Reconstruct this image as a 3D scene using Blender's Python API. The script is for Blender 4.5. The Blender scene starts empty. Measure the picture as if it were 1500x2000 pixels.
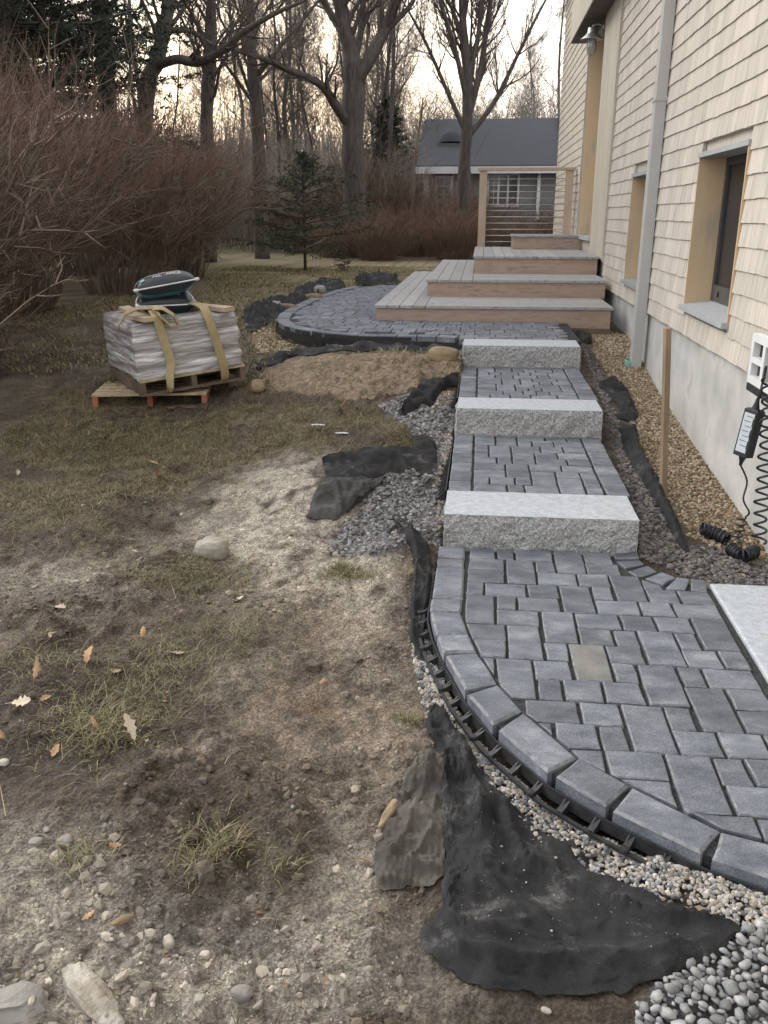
import bpy, bmesh, math, random
import numpy as np
from mathutils import Vector, Matrix, Euler
random.seed(7); RNG = np.random.default_rng(7)
SC = bpy.context.scene; COL = SC.collection

# ------------------------------------------------------------------ camera
F_PX, CAM_H = 1700.0, 1.62
PITCH = math.atan(580 / F_PX); YAW = math.atan(190 / math.hypot(F_PX, 580))
FW = np.array([-math.sin(YAW) * math.cos(PITCH), math.cos(YAW) * math.cos(PITCH), -math.sin(PITCH)])
RT = np.array([math.cos(YAW), math.sin(YAW), 0.0]); UP = np.cross(RT, FW)
CP = np.array([0, 0, CAM_H])
cd = bpy.data.cameras.new('camera'); cam = bpy.data.objects.new('camera', cd); COL.objects.link(cam)
cd.sensor_fit = 'VERTICAL'; cd.sensor_height = 24.0; cd.lens = F_PX / 2000 * 24.0
cd.clip_start = 0.05; cd.clip_end = 600
cam.matrix_world = Matrix(((RT[0], UP[0], -FW[0], CP[0]), (RT[1], UP[1], -FW[1], CP[1]), (RT[2], UP[2], -FW[2], CP[2]), (0, 0, 0, 1)))
SC.camera = cam

# ------------------------------------------------------------------ world, sun, exposure
SUN_EL, SUN_AZ = math.radians(7), math.radians(-14)      # azimuth from +Y towards +X
wd = bpy.data.worlds.new('World'); SC.world = wd; wd.use_nodes = True
nt = wd.node_tree; nt.nodes.clear()
sky = nt.nodes.new('ShaderNodeTexSky'); sky.sky_type = 'NISHITA'; sky.sun_disc = False
sky.sun_elevation = SUN_EL; sky.sun_rotation = SUN_AZ; sky.altitude = 0
sky.air_density = 1.0; sky.dust_density = 2.2; sky.ozone_density = 1.0
bg = nt.nodes.new('ShaderNodeBackground'); bg.inputs['Strength'].default_value = 0.15
wo = nt.nodes.new('ShaderNodeOutputWorld')
hs = nt.nodes.new('ShaderNodeHueSaturation'); hs.inputs['Saturation'].default_value = 0.9
veil = nt.nodes.new('ShaderNodeMix'); veil.data_type = 'RGBA'; veil.inputs['Factor'].default_value = 0.85      # thin high cloud all over the sky
veil.inputs['B'].default_value = (4.85, 4.9, 5.1, 1)
nt.links.new(sky.outputs[0], hs.inputs['Color']); nt.links.new(hs.outputs[0], veil.inputs['A']); nt.links.new(veil.outputs['Result'], bg.inputs[0]); nt.links.new(bg.outputs[0], wo.inputs[0])
sl = bpy.data.lights.new('sun', 'SUN'); sl.energy = 1.1; sl.angle = math.radians(25); sl.color = (1.0, 0.95, 0.88)
so = bpy.data.objects.new('sun', sl); COL.objects.link(so)
_e = math.radians(32)
_sd = Vector((math.sin(math.radians(-58)) * math.cos(_e), math.cos(math.radians(-58)) * math.cos(_e), math.sin(_e)))
so.rotation_euler = _sd.to_track_quat('Z', 'Y').to_euler()
SC.view_settings.view_transform = 'Standard'; SC.view_settings.look = 'None'
SC.view_settings.exposure = 1.15; SC.view_settings.gamma = 1.0; SC.view_settings.use_curve_mapping = False

# ------------------------------------------------------------------ noise
_P = np.random.default_rng(3).random((512, 512))
def vn(x, y, s=0):
    x = np.asarray(x, float) + s * 37.7; y = np.asarray(y, float) + s * 91.3
    ix = np.floor(x).astype(int); iy = np.floor(y).astype(int); fx = x - ix; fy = y - iy
    fx = fx * fx * (3 - 2 * fx); fy = fy * fy * (3 - 2 * fy)
    a = _P[ix % 512, iy % 512]; b = _P[(ix + 1) % 512, iy % 512]; c = _P[ix % 512, (iy + 1) % 512]; d = _P[(ix + 1) % 512, (iy + 1) % 512]
    return (a + (b - a) * fx) * (1 - fy) + (c + (d - c) * fx) * fy
def fbm(x, y, s=0, o=4):
    t = 0; a = 0.5; n = 0
    for k in range(o):
        t = t + a * vn(x * 2 ** k, y * 2 ** k, s + k); n += a; a *= 0.5
    return t / n
def sst(a, b, x):
    t = np.clip((np.asarray(x, float) - a) / (b - a), 0, 1); return t * t * (3 - 2 * t)
def in_poly(px, py, poly):
    px = np.asarray(px, float); py = np.asarray(py, float); r = np.zeros(px.shape, bool); n = len(poly)
    for i in range(n):
        x0, y0 = poly[i][:2]; x1, y1 = poly[(i + 1) % n][:2]
        if y0 == y1: continue
        c = ((y0 > py) != (y1 > py)) & (px < (x1 - x0) * (py - y0) / (y1 - y0) + x0)
        r ^= c
    return r

# ------------------------------------------------------------------ placing: photo direction -> world point on a surface
def ray(x, y): return FW * F_PX + RT * (x - 750) + UP * (1000 - y)
def onz(x, y, z): r = ray(x, y); return CP + r * ((z - CAM_H) / r[2])
def ony(x, y, Y): r = ray(x, y); return CP + r * (Y / r[1])
def onx(x, y, X): r = ray(x, y); return CP + r * (X / r[0])

# ------------------------------------------------------------------ lay of the land
PATIO = [(-0.126, 8.19), (-0.199, 8.25), (-0.418, 8.32), (-0.731, 8.31), (-1.126, 8.34), (-1.449, 8.48), (-1.752, 8.73), (-2.004, 9.05), (-2.188, 9.5), (-2.30, 10.17), (-2.32, 11.03), (-2.28, 12.5), (-2.165, 13.69), (-2.0, 14.3), (-1.5, 14.75), (-1.0, 14.8), (0.95, 14.8), (0.95, 8.19)]
OUT = [(-0.158, 4.205), (-0.159, 4.04), (-0.159, 3.9), (-0.160, 3.6), (-0.162, 3.41), (-0.129, 3.215), (-0.086, 3.05), (0.003, 2.77), (0.105, 2.545), (0.27, 2.30), (0.42, 2.16), (0.652, 1.985), (0.92, 1.86), (1.22, 1.79), (1.5, 1.77)]
INN = [(-0.015, 4.205), (-0.015, 4.04), (-0.015, 3.9), (-0.015, 3.6), (-0.02, 3.41), (0.016, 3.22), (0.052, 3.06), (0.128, 2.83), (0.207, 2.655), (0.37, 2.40), (0.512, 2.272), (0.725, 2.10), (0.98, 2.02), (1.24, 1.955), (1.5, 1.94)]
EDGE_R = [(0.845, 4.218), (0.845, 4.05), (0.906, 3.941), (0.96, 3.916), (1.026, 3.892), (1.092, 3.854), (1.55, 3.854), (1.55, 1.77)]
LOWER = OUT + [(1.5, 1.77), (1.55, 3.854), (1.092, 3.854), (1.026, 3.892), (0.906, 3.941), (0.845, 4.05), (0.845, 4.218)]
Z1, Z2, Z3 = 0.168, 0.351, 0.534
def ramp(y, pts): return np.interp(y, [p[0] for p in pts], [p[1] for p in pts])
def H0(x, y):
    x = np.asarray(x, float); y = np.asarray(y, float)
    zl = ramp(y, [(-9, -.12), (2, -.10), (3.6, -.08), (4.4, -.03), (5.2, .06), (6.2, .17), (7, .27), (7.7, .40), (9, .45), (12, .47), (20, .5), (300, .9)])
    zl = zl - .16 * sst(-.9, -2.6, x) * sst(4.5, 6, y) * sst(10.5, 8.0, y) + .0
    zr = ramp(y, [(-9, -.10), (3.9, -.06), (4.3, -.03), (7, .19), (9.5, .41), (16, .46), (20, .5), (300, .9)])
    w = sst(.25, .7, x); zr = zr - .09 * sst(1.0, 1.55, x) * sst(9.5, 7.5, y) * sst(3.6, 4.2, y)
    z = zl * (1 - w) + zr * w
    z = z + 1.5 * sst(25, 44, y) * sst(-2, -9, x) + 1.2 * sst(36, 70, y)
    return z
def foot(x, y):
    z = np.full(np.shape(x), 9.0)
    z = np.where(in_poly(x, y, LOWER), -.16, z)
    z = np.where((x > -.15) & (x < .86) & (y > 4.2) & (y < 6.2), -.16, z)
    z = np.where((x > -.12) & (x < .86) & (y >= 6.0) & (y < 7.7), .1, z)
    z = np.where((x > -.12) & (x < .88) & (y >= 7.7) & (y < 8.3), .28, z)
    z = np.where(in_poly(x, y, PATIO), .40, z)
    return z
MOUNDS = [(-0.75, 7.35, .45, .06), (-.45, 7.5, .3, .03), (-1.3, 7.3, .35, .04), (-0.36, 4.12, .16, .10), (-0.33, 3.75, .13, .06),
          (-1.42, 2.5, .25, .035), (-1.75, 3.1, .3, .03), (-.9, 3.4, .12, .03), (-.55, 2.15, .2, .03), (-1.2, 1.75, .2, .04), (-.72, 2.05, .14, -.05), (-1.1, 2.35, .16, -.03), (-2.3, 4.6, .5, .05), (-.62, 5.05, .3, .03)]
def H(x, y):
    x = np.asarray(x, float); y = np.asarray(y, float)
    z = H0(x, y)
    for mx, my, r, a in MOUNDS: z = z + a * np.exp(-((x - mx) ** 2 + (y - my) ** 2) / (r * r))
    am = sst(14, 6, y) * sst(.95, .4, x) + .12
    lum = (fbm(x * 1.7, y * 1.7, 1, 3) - .5) * .11 + (fbm(x * 7, y * 7, 5, 3) - .5) * .052
    cl = np.maximum(fbm(x * 16, y * 16, 9, 3) - .5, 0) * .12
    z = z + am * (lum + cl * sst(.45, .6, fbm(x * 1.3, y * 1.3, 21, 2)))
    fine = ((fbm(x * 34, y * 34, 13, 2) - .5) * .016 + (fbm(x * 70, y * 70, 15, 1) - .5) * .008) * sst(5.5, 3, y) * sst(.3, .0, x)
    z = z + fine
    z = z + .007 * np.sin(y * 44 + 1.5 * np.sin(x * 3)) * np.exp(-((x + .78 + (y - 4) * .12) / .17) ** 2) * sst(3.0, 3.5, y) * sst(5.6, 4.8, y)
    near = np.minimum(z, foot(x, y))
    # keep the ground just under the edging beside the walkway
    return near
def G(px, py):
    r = ray(px, py); t = np.linspace(.6, 80, 6000) / np.linalg.norm(r)
    P = CP[None] + t[:, None] * r[None]; d = P[:, 2] - H(P[:, 0], P[:, 1]); i = int(np.argmax(d < 0))
    if d[i] >= 0: i = len(t) - 1
    k = d[i - 1] / (d[i - 1] - d[i] + 1e-9); return P[i - 1] + (P[i] - P[i - 1]) * k
def Gp(pts): return [tuple(G(*p)[:2]) for p in pts]

# ------------------------------------------------------------------ objects
def props(o, label=None, cat=None, group=None, kind=None):
    if label: o['label'] = label
    if cat: o['category'] = cat
    if group: o['group'] = group
    if kind: o['kind'] = kind
    return o
def empty(name, loc=(0, 0, 0), rot=(0, 0, 0), **k):
    o = bpy.data.objects.new(name, None); COL.objects.link(o); o.location = loc; o.rotation_euler = rot; o.empty_display_size = .1
    return props(o, **k)
def link(name, me, parent=None, **k):
    o = bpy.data.objects.new(name, me); COL.objects.link(o)
    if parent is not None: o.parent = parent
    return props(o, **k)
class MB:
    def __init__(s): s.v = []; s.f = []; s.m = []; s.cur = 0
    def add(s, vs, fs, m=None):
        b = len(s.v); s.v.extend([tuple(map(float, q)) for q in vs]); m = s.cur if m is None else m
        for f in fs: s.f.append(tuple(i + b for i in f)); s.m.append(m)
    def box(s, lo, hi, m=None, R=None, c=None):
        x0, y0, z0 = lo; x1, y1, z1 = hi
        vs = [(x0, y0, z0), (x1, y0, z0), (x1, y1, z0), (x0, y1, z0), (x0, y0, z1), (x1, y0, z1), (x1, y1, z1), (x0, y1, z1)]
        if R is not None: vs = [tuple(R @ Vector(q)) for q in vs]
        s.add(vs, [(0, 3, 2, 1), (4, 5, 6, 7), (0, 1, 5, 4), (1, 2, 6, 5), (2, 3, 7, 6), (3, 0, 4, 7)], m)
    def prism(s, poly, z0, z1, bev=0.0, m=None):
        a = sum(poly[i][0] * poly[(i + 1) % len(poly)][1] - poly[(i + 1) % len(poly)][0] * poly[i][1] for i in range(len(poly)))
        if a < 0: poly = poly[::-1]
        n = len(poly); cx = sum(p[0] for p in poly) / n; cy = sum(p[1] for p in poly) / n
        if bev > 0:
            ins = inset(poly, bev)
            vs = [(p[0], p[1], z0) for p in poly] + [(p[0], p[1], z1 - bev * .9) for p in poly] + [(p[0], p[1], z1) for p in ins]
            fs = [tuple(range(2 * n, 3 * n))]
            for i in range(n):
                j = (i + 1) % n; fs += [(i, j, n + j, n + i), (n + i, n + j, 2 * n + j, 2 * n + i)]
        else:
            vs = [(p[0], p[1], z0) for p in poly] + [(p[0], p[1], z1) for p in poly]
            fs = [tuple(range(n, 2 * n)), tuple(range(n))[::-1]] + [(i, (i + 1) % n, n + (i + 1) % n, n + i) for i in range(n)]
        s.add(vs, fs, m)
    def tube(s, pts, rads, n=6, cap=True, m=None):
        pts = [np.asarray(p, float) for p in pts]; k = len(pts); vs = []; prev = None
        if np.isscalar(rads): rads = [rads] * k
        for i, p in enumerate(pts):
            d = pts[min(i + 1, k - 1)] - pts[max(i - 1, 0)]; d = d / (np.linalg.norm(d) + 1e-9)
            if prev is None:
                a = np.array([1.0, 0, 0]) if abs(d[0]) < .8 else np.array([0, 1.0, 0])
                u = np.cross(d, a)
            else: u = prev - d * (prev @ d)
            u = u / (np.linalg.norm(u) + 1e-9); w = np.cross(d, u); prev = u
            for j in range(n):
                t = 2 * math.pi * j / n; vs.append(p + (u * math.cos(t) + w * math.sin(t)) * rads[i])
        fs = [(i * n + j, i * n + (j + 1) % n, (i + 1) * n + (j + 1) % n, (i + 1) * n + j) for i in range(k - 1) for j in range(n)]
        if cap and n > 3: fs += [tuple(range(n))[::-1], tuple(range((k - 1) * n, k * n))]
        s.add(vs, fs, m)
    def lathe(s, prof, n=16, c=(0, 0, 0), m=None, R=None):
        vs = []
        for r, z in prof:
            for j in range(n):
                t = 2 * math.pi * j / n; q = Vector((r * math.cos(t), r * math.sin(t), z))
                if R is not None: q = R @ q
                vs.append((q[0] + c[0], q[1] + c[1], q[2] + c[2]))
        k = len(prof)
        s.add(vs, [(i * n + j, i * n + (j + 1) % n, (i + 1) * n + (j + 1) % n, (i + 1) * n + j) for i in range(k - 1) for j in range(n)], m)
    def grid(s, P, m=None):
        P = np.asarray(P); a, b = P.shape[:2]
        s.add(P.reshape(-1, 3), [(i * b + j, i * b + j + 1, (i + 1) * b + j + 1, (i + 1) * b + j) for i in range(a - 1) for j in range(b - 1)], m)
    def mesh(s, name, mats, smooth=False):
        me = bpy.data.meshes.new(name); me.from_pydata(s.v, [], s.f)
        for mt in (mats if isinstance(mats, (list, tuple)) else [mats]): me.materials.append(mt)
        if any(s.m): me.polygons.foreach_set('material_index', s.m)
        if smooth: me.polygons.foreach_set('use_smooth', [True] * len(me.polygons))
        me.update(); return me
    def build(s, name, mats, parent=None, smooth=False, **k): return link(name, s.mesh(name, mats, smooth), parent, **k)
def inset(poly, d):
    n = len(poly); out = []
    for i in range(n):
        p0 = np.array(poly[i - 1]); p1 = np.array(poly[i]); p2 = np.array(poly[(i + 1) % n])
        e1 = p1 - p0; e2 = p2 - p1; l1 = np.linalg.norm(e1) + 1e-9; l2 = np.linalg.norm(e2) + 1e-9
        n1 = np.array([-e1[1], e1[0]]) / l1; n2 = np.array([-e2[1], e2[0]]) / l2
        b = n1 + n2; q = b @ b
        b = b / q * 2 if q > .3 else (n1 + n2)
        out.append(tuple(p1 + b * min(d, .3 * min(l1, l2))))
    return out
def npmesh(name, V, F, mats, smooth=False, attr=None):
    """mesh from numpy: V (n,3), F (m,k) all of one size"""
    me = bpy.data.meshes.new(name); V = np.ascontiguousarray(V, np.float32); F = np.ascontiguousarray(F, np.int32); m, k = F.shape
    me.vertices.add(len(V)); me.vertices.foreach_set('co', V.ravel())
    me.loops.add(m * k); me.loops.foreach_set('vertex_index', F.ravel())
    me.polygons.add(m); me.polygons.foreach_set('loop_start', np.arange(0, m * k, k, dtype=np.int32))
    me.polygons.foreach_set('loop_total', np.full(m, k, np.int32))
    me.polygons.foreach_set('use_smooth', np.full(m, bool(smooth)))
    for mt in (mats if isinstance(mats, (list, tuple)) else [mats]): me.materials.append(mt)
    if attr:
        for nm, a in attr.items():
            a = np.asarray(a, np.float32)
            if a.ndim == 1: at = me.attributes.new(nm, 'FLOAT', 'POINT'); at.data.foreach_set('value', a)
            else:
                at = me.attributes.new(nm, 'FLOAT_COLOR', 'POINT'); at.data.foreach_set('color', np.c_[a, np.ones(len(a))].astype(np.float32).ravel())
    me.update(calc_edges=True); me.validate(); return me

# ------------------------------------------------------------------ materials
def lin(r, g, b): return tuple((c / 255 / 12.92) if c / 255 <= .04045 else ((c / 255 + .055) / 1.055) ** 2.4 for c in (r, g, b))
def M(name, c1, c2=None, c3=None, scale=8.0, stretch=(1, 1, 1), detail=6.0, rough=.8, bump=.3, bscale=None, bdist=.01, rand=.15, coord='Object', attr=None, lo=.35, hi=.65, speck=None, metal=0.0, alpha=None, trans=0.0, nrough=.55):
    """mottled surface: ramp c1..c2(..c3) over noise, per-object brightness, optional fine speckle, bump"""
    c2 = c2 or tuple(c * .75 for c in c1)
    mt = bpy.data.materials.new(name); mt.use_nodes = True; t = mt.node_tree; N = t.nodes; L = t.links
    b = N['Principled BSDF']; b.inputs['Roughness'].default_value = rough; b.inputs['Metallic'].default_value = metal
    if trans: b.inputs['Transmission Weight'].default_value = trans
    if coord == 'Position': src = N.new('ShaderNodeNewGeometry').outputs['Position']
    else: src = N.new('ShaderNodeTexCoord').outputs['Object']
    oi = N.new('ShaderNodeObjectInfo')
    va = N.new('ShaderNodeVectorMath'); va.operation = 'MULTIPLY'; va.inputs[1].default_value = stretch; L.new(src, va.inputs[0])
    vb = N.new('ShaderNodeVectorMath'); vb.operation = 'ADD'; L.new(va.outputs[0], vb.inputs[0])
    mr = N.new('ShaderNodeMath'); mr.operation = 'MULTIPLY'; mr.inputs[1].default_value = 57.0
    if attr:
        at = N.new('ShaderNodeAttribute'); at.attribute_name = attr; rnd = at.outputs['Fac']
    else: rnd = oi.outputs['Random']
    L.new(rnd, mr.inputs[0]); L.new(mr.outputs[0], vb.inputs[1])
    n1 = N.new('ShaderNodeTexNoise'); n1.inputs['Scale'].default_value = scale; n1.inputs['Detail'].default_value = detail; n1.inputs['Roughness'].default_value = nrough
    L.new(vb.outputs[0], n1.inputs['Vector'])
    r = N.new('ShaderNodeValToRGB'); r.color_ramp.elements[0].position = lo; r.color_ramp.elements[1].position = hi
    r.color_ramp.elements[0].color = (*c1, 1); r.color_ramp.elements[1].color = (*c2, 1)
    if c3: e = r.color_ramp.elements.new((lo + hi) / 2 + .06); e.color = (*c2, 1); r.color_ramp.elements[2].color = (*c3, 1)
    L.new(n1.outputs['Fac'], r.inputs['Fac'])
    # per-piece brightness
    m1 = N.new('ShaderNodeMapRange'); m1.inputs['To Min'].default_value = 1 - rand; m1.inputs['To Max'].default_value = 1 + rand; L.new(rnd, m1.inputs['Value'])
    hv = N.new('ShaderNodeHueSaturation'); L.new(r.outputs[0], hv.inputs['Color']); L.new(m1.outputs[0], hv.inputs['Value'])
    out = hv.outputs[0]
    if speck:
        ss, sc1, amt = speck
        n2 = N.new('ShaderNodeTexNoise'); n2.inputs['Scale'].default_value = ss; n2.inputs['Detail'].default_value = 2; L.new(src, n2.inputs['Vector'])
        r2 = N.new('ShaderNodeValToRGB'); r2.color_ramp.elements[0].position = .42; r2.color_ramp.elements[1].position = .6
        r2.color_ramp.elements[0].color = (*sc1, 1); r2.color_ramp.elements[1].color = (1.25, 1.25, 1.25, 1)
        L.new(n2.outputs['Fac'], r2.inputs['Fac'])
        mx = N.new('ShaderNodeMix'); mx.data_type = 'RGBA'; mx.blend_type = 'MULTIPLY'; mx.inputs['Factor'].default_value = amt
        L.new(out, mx.inputs['A']); L.new(r2.outputs[0], mx.inputs['B']); out = mx.outputs['Result']
    L.new(out, b.inputs['Base Color'])
    if bump:
        n3 = N.new('ShaderNodeTexNoise'); n3.inputs['Scale'].default_value = bscale or scale * 4; n3.inputs['Detail'].default_value = 4; L.new(vb.outputs[0], n3.inputs['Vector'])
        bp = N.new('ShaderNodeBump'); bp.inputs['Strength'].default_value = bump; bp.inputs['Distance'].default_value = bdist
        L.new(n3.outputs['Fac'], bp.inputs['Height']); L.new(bp.outputs[0], b.inputs['Normal'])
    return mt
def MA(name, rough=.9, bump=.4, bscale=90, bdist=.01, mot=.35, mscale=60, rand=0):
    """colour comes from the 'col' attribute (what the stuff is at each place), fine mottling and bump on top"""
    mt = bpy.data.materials.new(name); mt.use_nodes = True; t = mt.node_tree; N = t.nodes; L = t.links; b = N['Principled BSDF']; b.inputs['Roughness'].default_value = rough
    at = N.new('ShaderNodeAttribute'); at.attribute_name = 'col'; ge = N.new('ShaderNodeNewGeometry')
    n1 = N.new('ShaderNodeTexNoise'); n1.inputs['Scale'].default_value = mscale; n1.inputs['Detail'].default_value = 8; n1.inputs['Roughness'].default_value = .7; L.new(ge.outputs['Position'], n1.inputs['Vector'])
    r = N.new('ShaderNodeMapRange'); r.inputs['From Min'].default_value = .3; r.inputs['From Max'].default_value = .7; r.inputs['To Min'].default_value = 1 - mot; r.inputs['To Max'].default_value = 1 + mot; L.new(n1.outputs['Fac'], r.inputs['Value'])
    hv = N.new('ShaderNodeHueSaturation'); L.new(at.outputs['Color'], hv.inputs['Color']); L.new(r.outputs[0], hv.inputs['Value']); L.new(hv.outputs[0], b.inputs['Base Color'])
    if bump:
        n3 = N.new('ShaderNodeTexNoise'); n3.inputs['Scale'].default_value = bscale; n3.inputs['Detail'].default_value = 6; n3.inputs['Roughness'].default_value = .65; L.new(ge.outputs['Position'], n3.inputs['Vector'])
        bp = N.new('ShaderNodeBump'); bp.inputs['Strength'].default_value = bump; bp.inputs['Distance'].default_value = bdist; L.new(n3.outputs['Fac'], bp.inputs['Height']); L.new(bp.outputs[0], b.inputs['Normal'])
    return mt
def MG(name):
    """bare earth: coloured by place, crumbly at three scales"""
    mt = MA(name, bump=0, mot=.40, mscale=26); t = mt.node_tree; N = t.nodes; L = t.links; b = N['Principled BSDF']; ge = N['Geometry'].outputs['Position']
    src = b.inputs['Base Color'].links[0].from_socket
    for sc, a, lo, hi in ((95, .38, .38, .62), (260, .30, .36, .64)):
        n = N.new('ShaderNodeTexNoise'); n.inputs['Scale'].default_value = sc; n.inputs['Detail'].default_value = 4; n.inputs['Roughness'].default_value = .6; L.new(ge, n.inputs['Vector'])
        r = N.new('ShaderNodeMapRange'); r.inputs['From Min'].default_value = lo; r.inputs['From Max'].default_value = hi; r.inputs['To Min'].default_value = 1 - a; r.inputs['To Max'].default_value = 1 + a; L.new(n.outputs['Fac'], r.inputs['Value'])
        h = N.new('ShaderNodeHueSaturation'); L.new(src, h.inputs['Color']); L.new(r.outputs[0], h.inputs['Value']); src = h.outputs[0]
    L.new(src, b.inputs['Base Color'])
    v = N.new('ShaderNodeTexVoronoi'); v.inputs['Scale'].default_value = 75; v.inputs['Randomness'].default_value = 1; L.new(ge, v.inputs['Vector'])
    n = N.new('ShaderNodeTexNoise'); n.inputs['Scale'].default_value = 48; n.inputs['Detail'].default_value = 8; n.inputs['Roughness'].default_value = .72; L.new(ge, n.inputs['Vector'])
    m = N.new('ShaderNodeMath'); m.operation = 'MULTIPLY_ADD'; m.inputs[1].default_value = -.55; L.new(v.outputs['Distance'], m.inputs[0]); L.new(n.outputs['Fac'], m.inputs[2])
    bp = N.new('ShaderNodeBump'); bp.inputs['Strength'].default_value = .9; bp.inputs['Distance'].default_value = .028; L.new(m.outputs[0], bp.inputs['Height']); L.new(bp.outputs[0], b.inputs['Normal']); return mt
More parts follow.
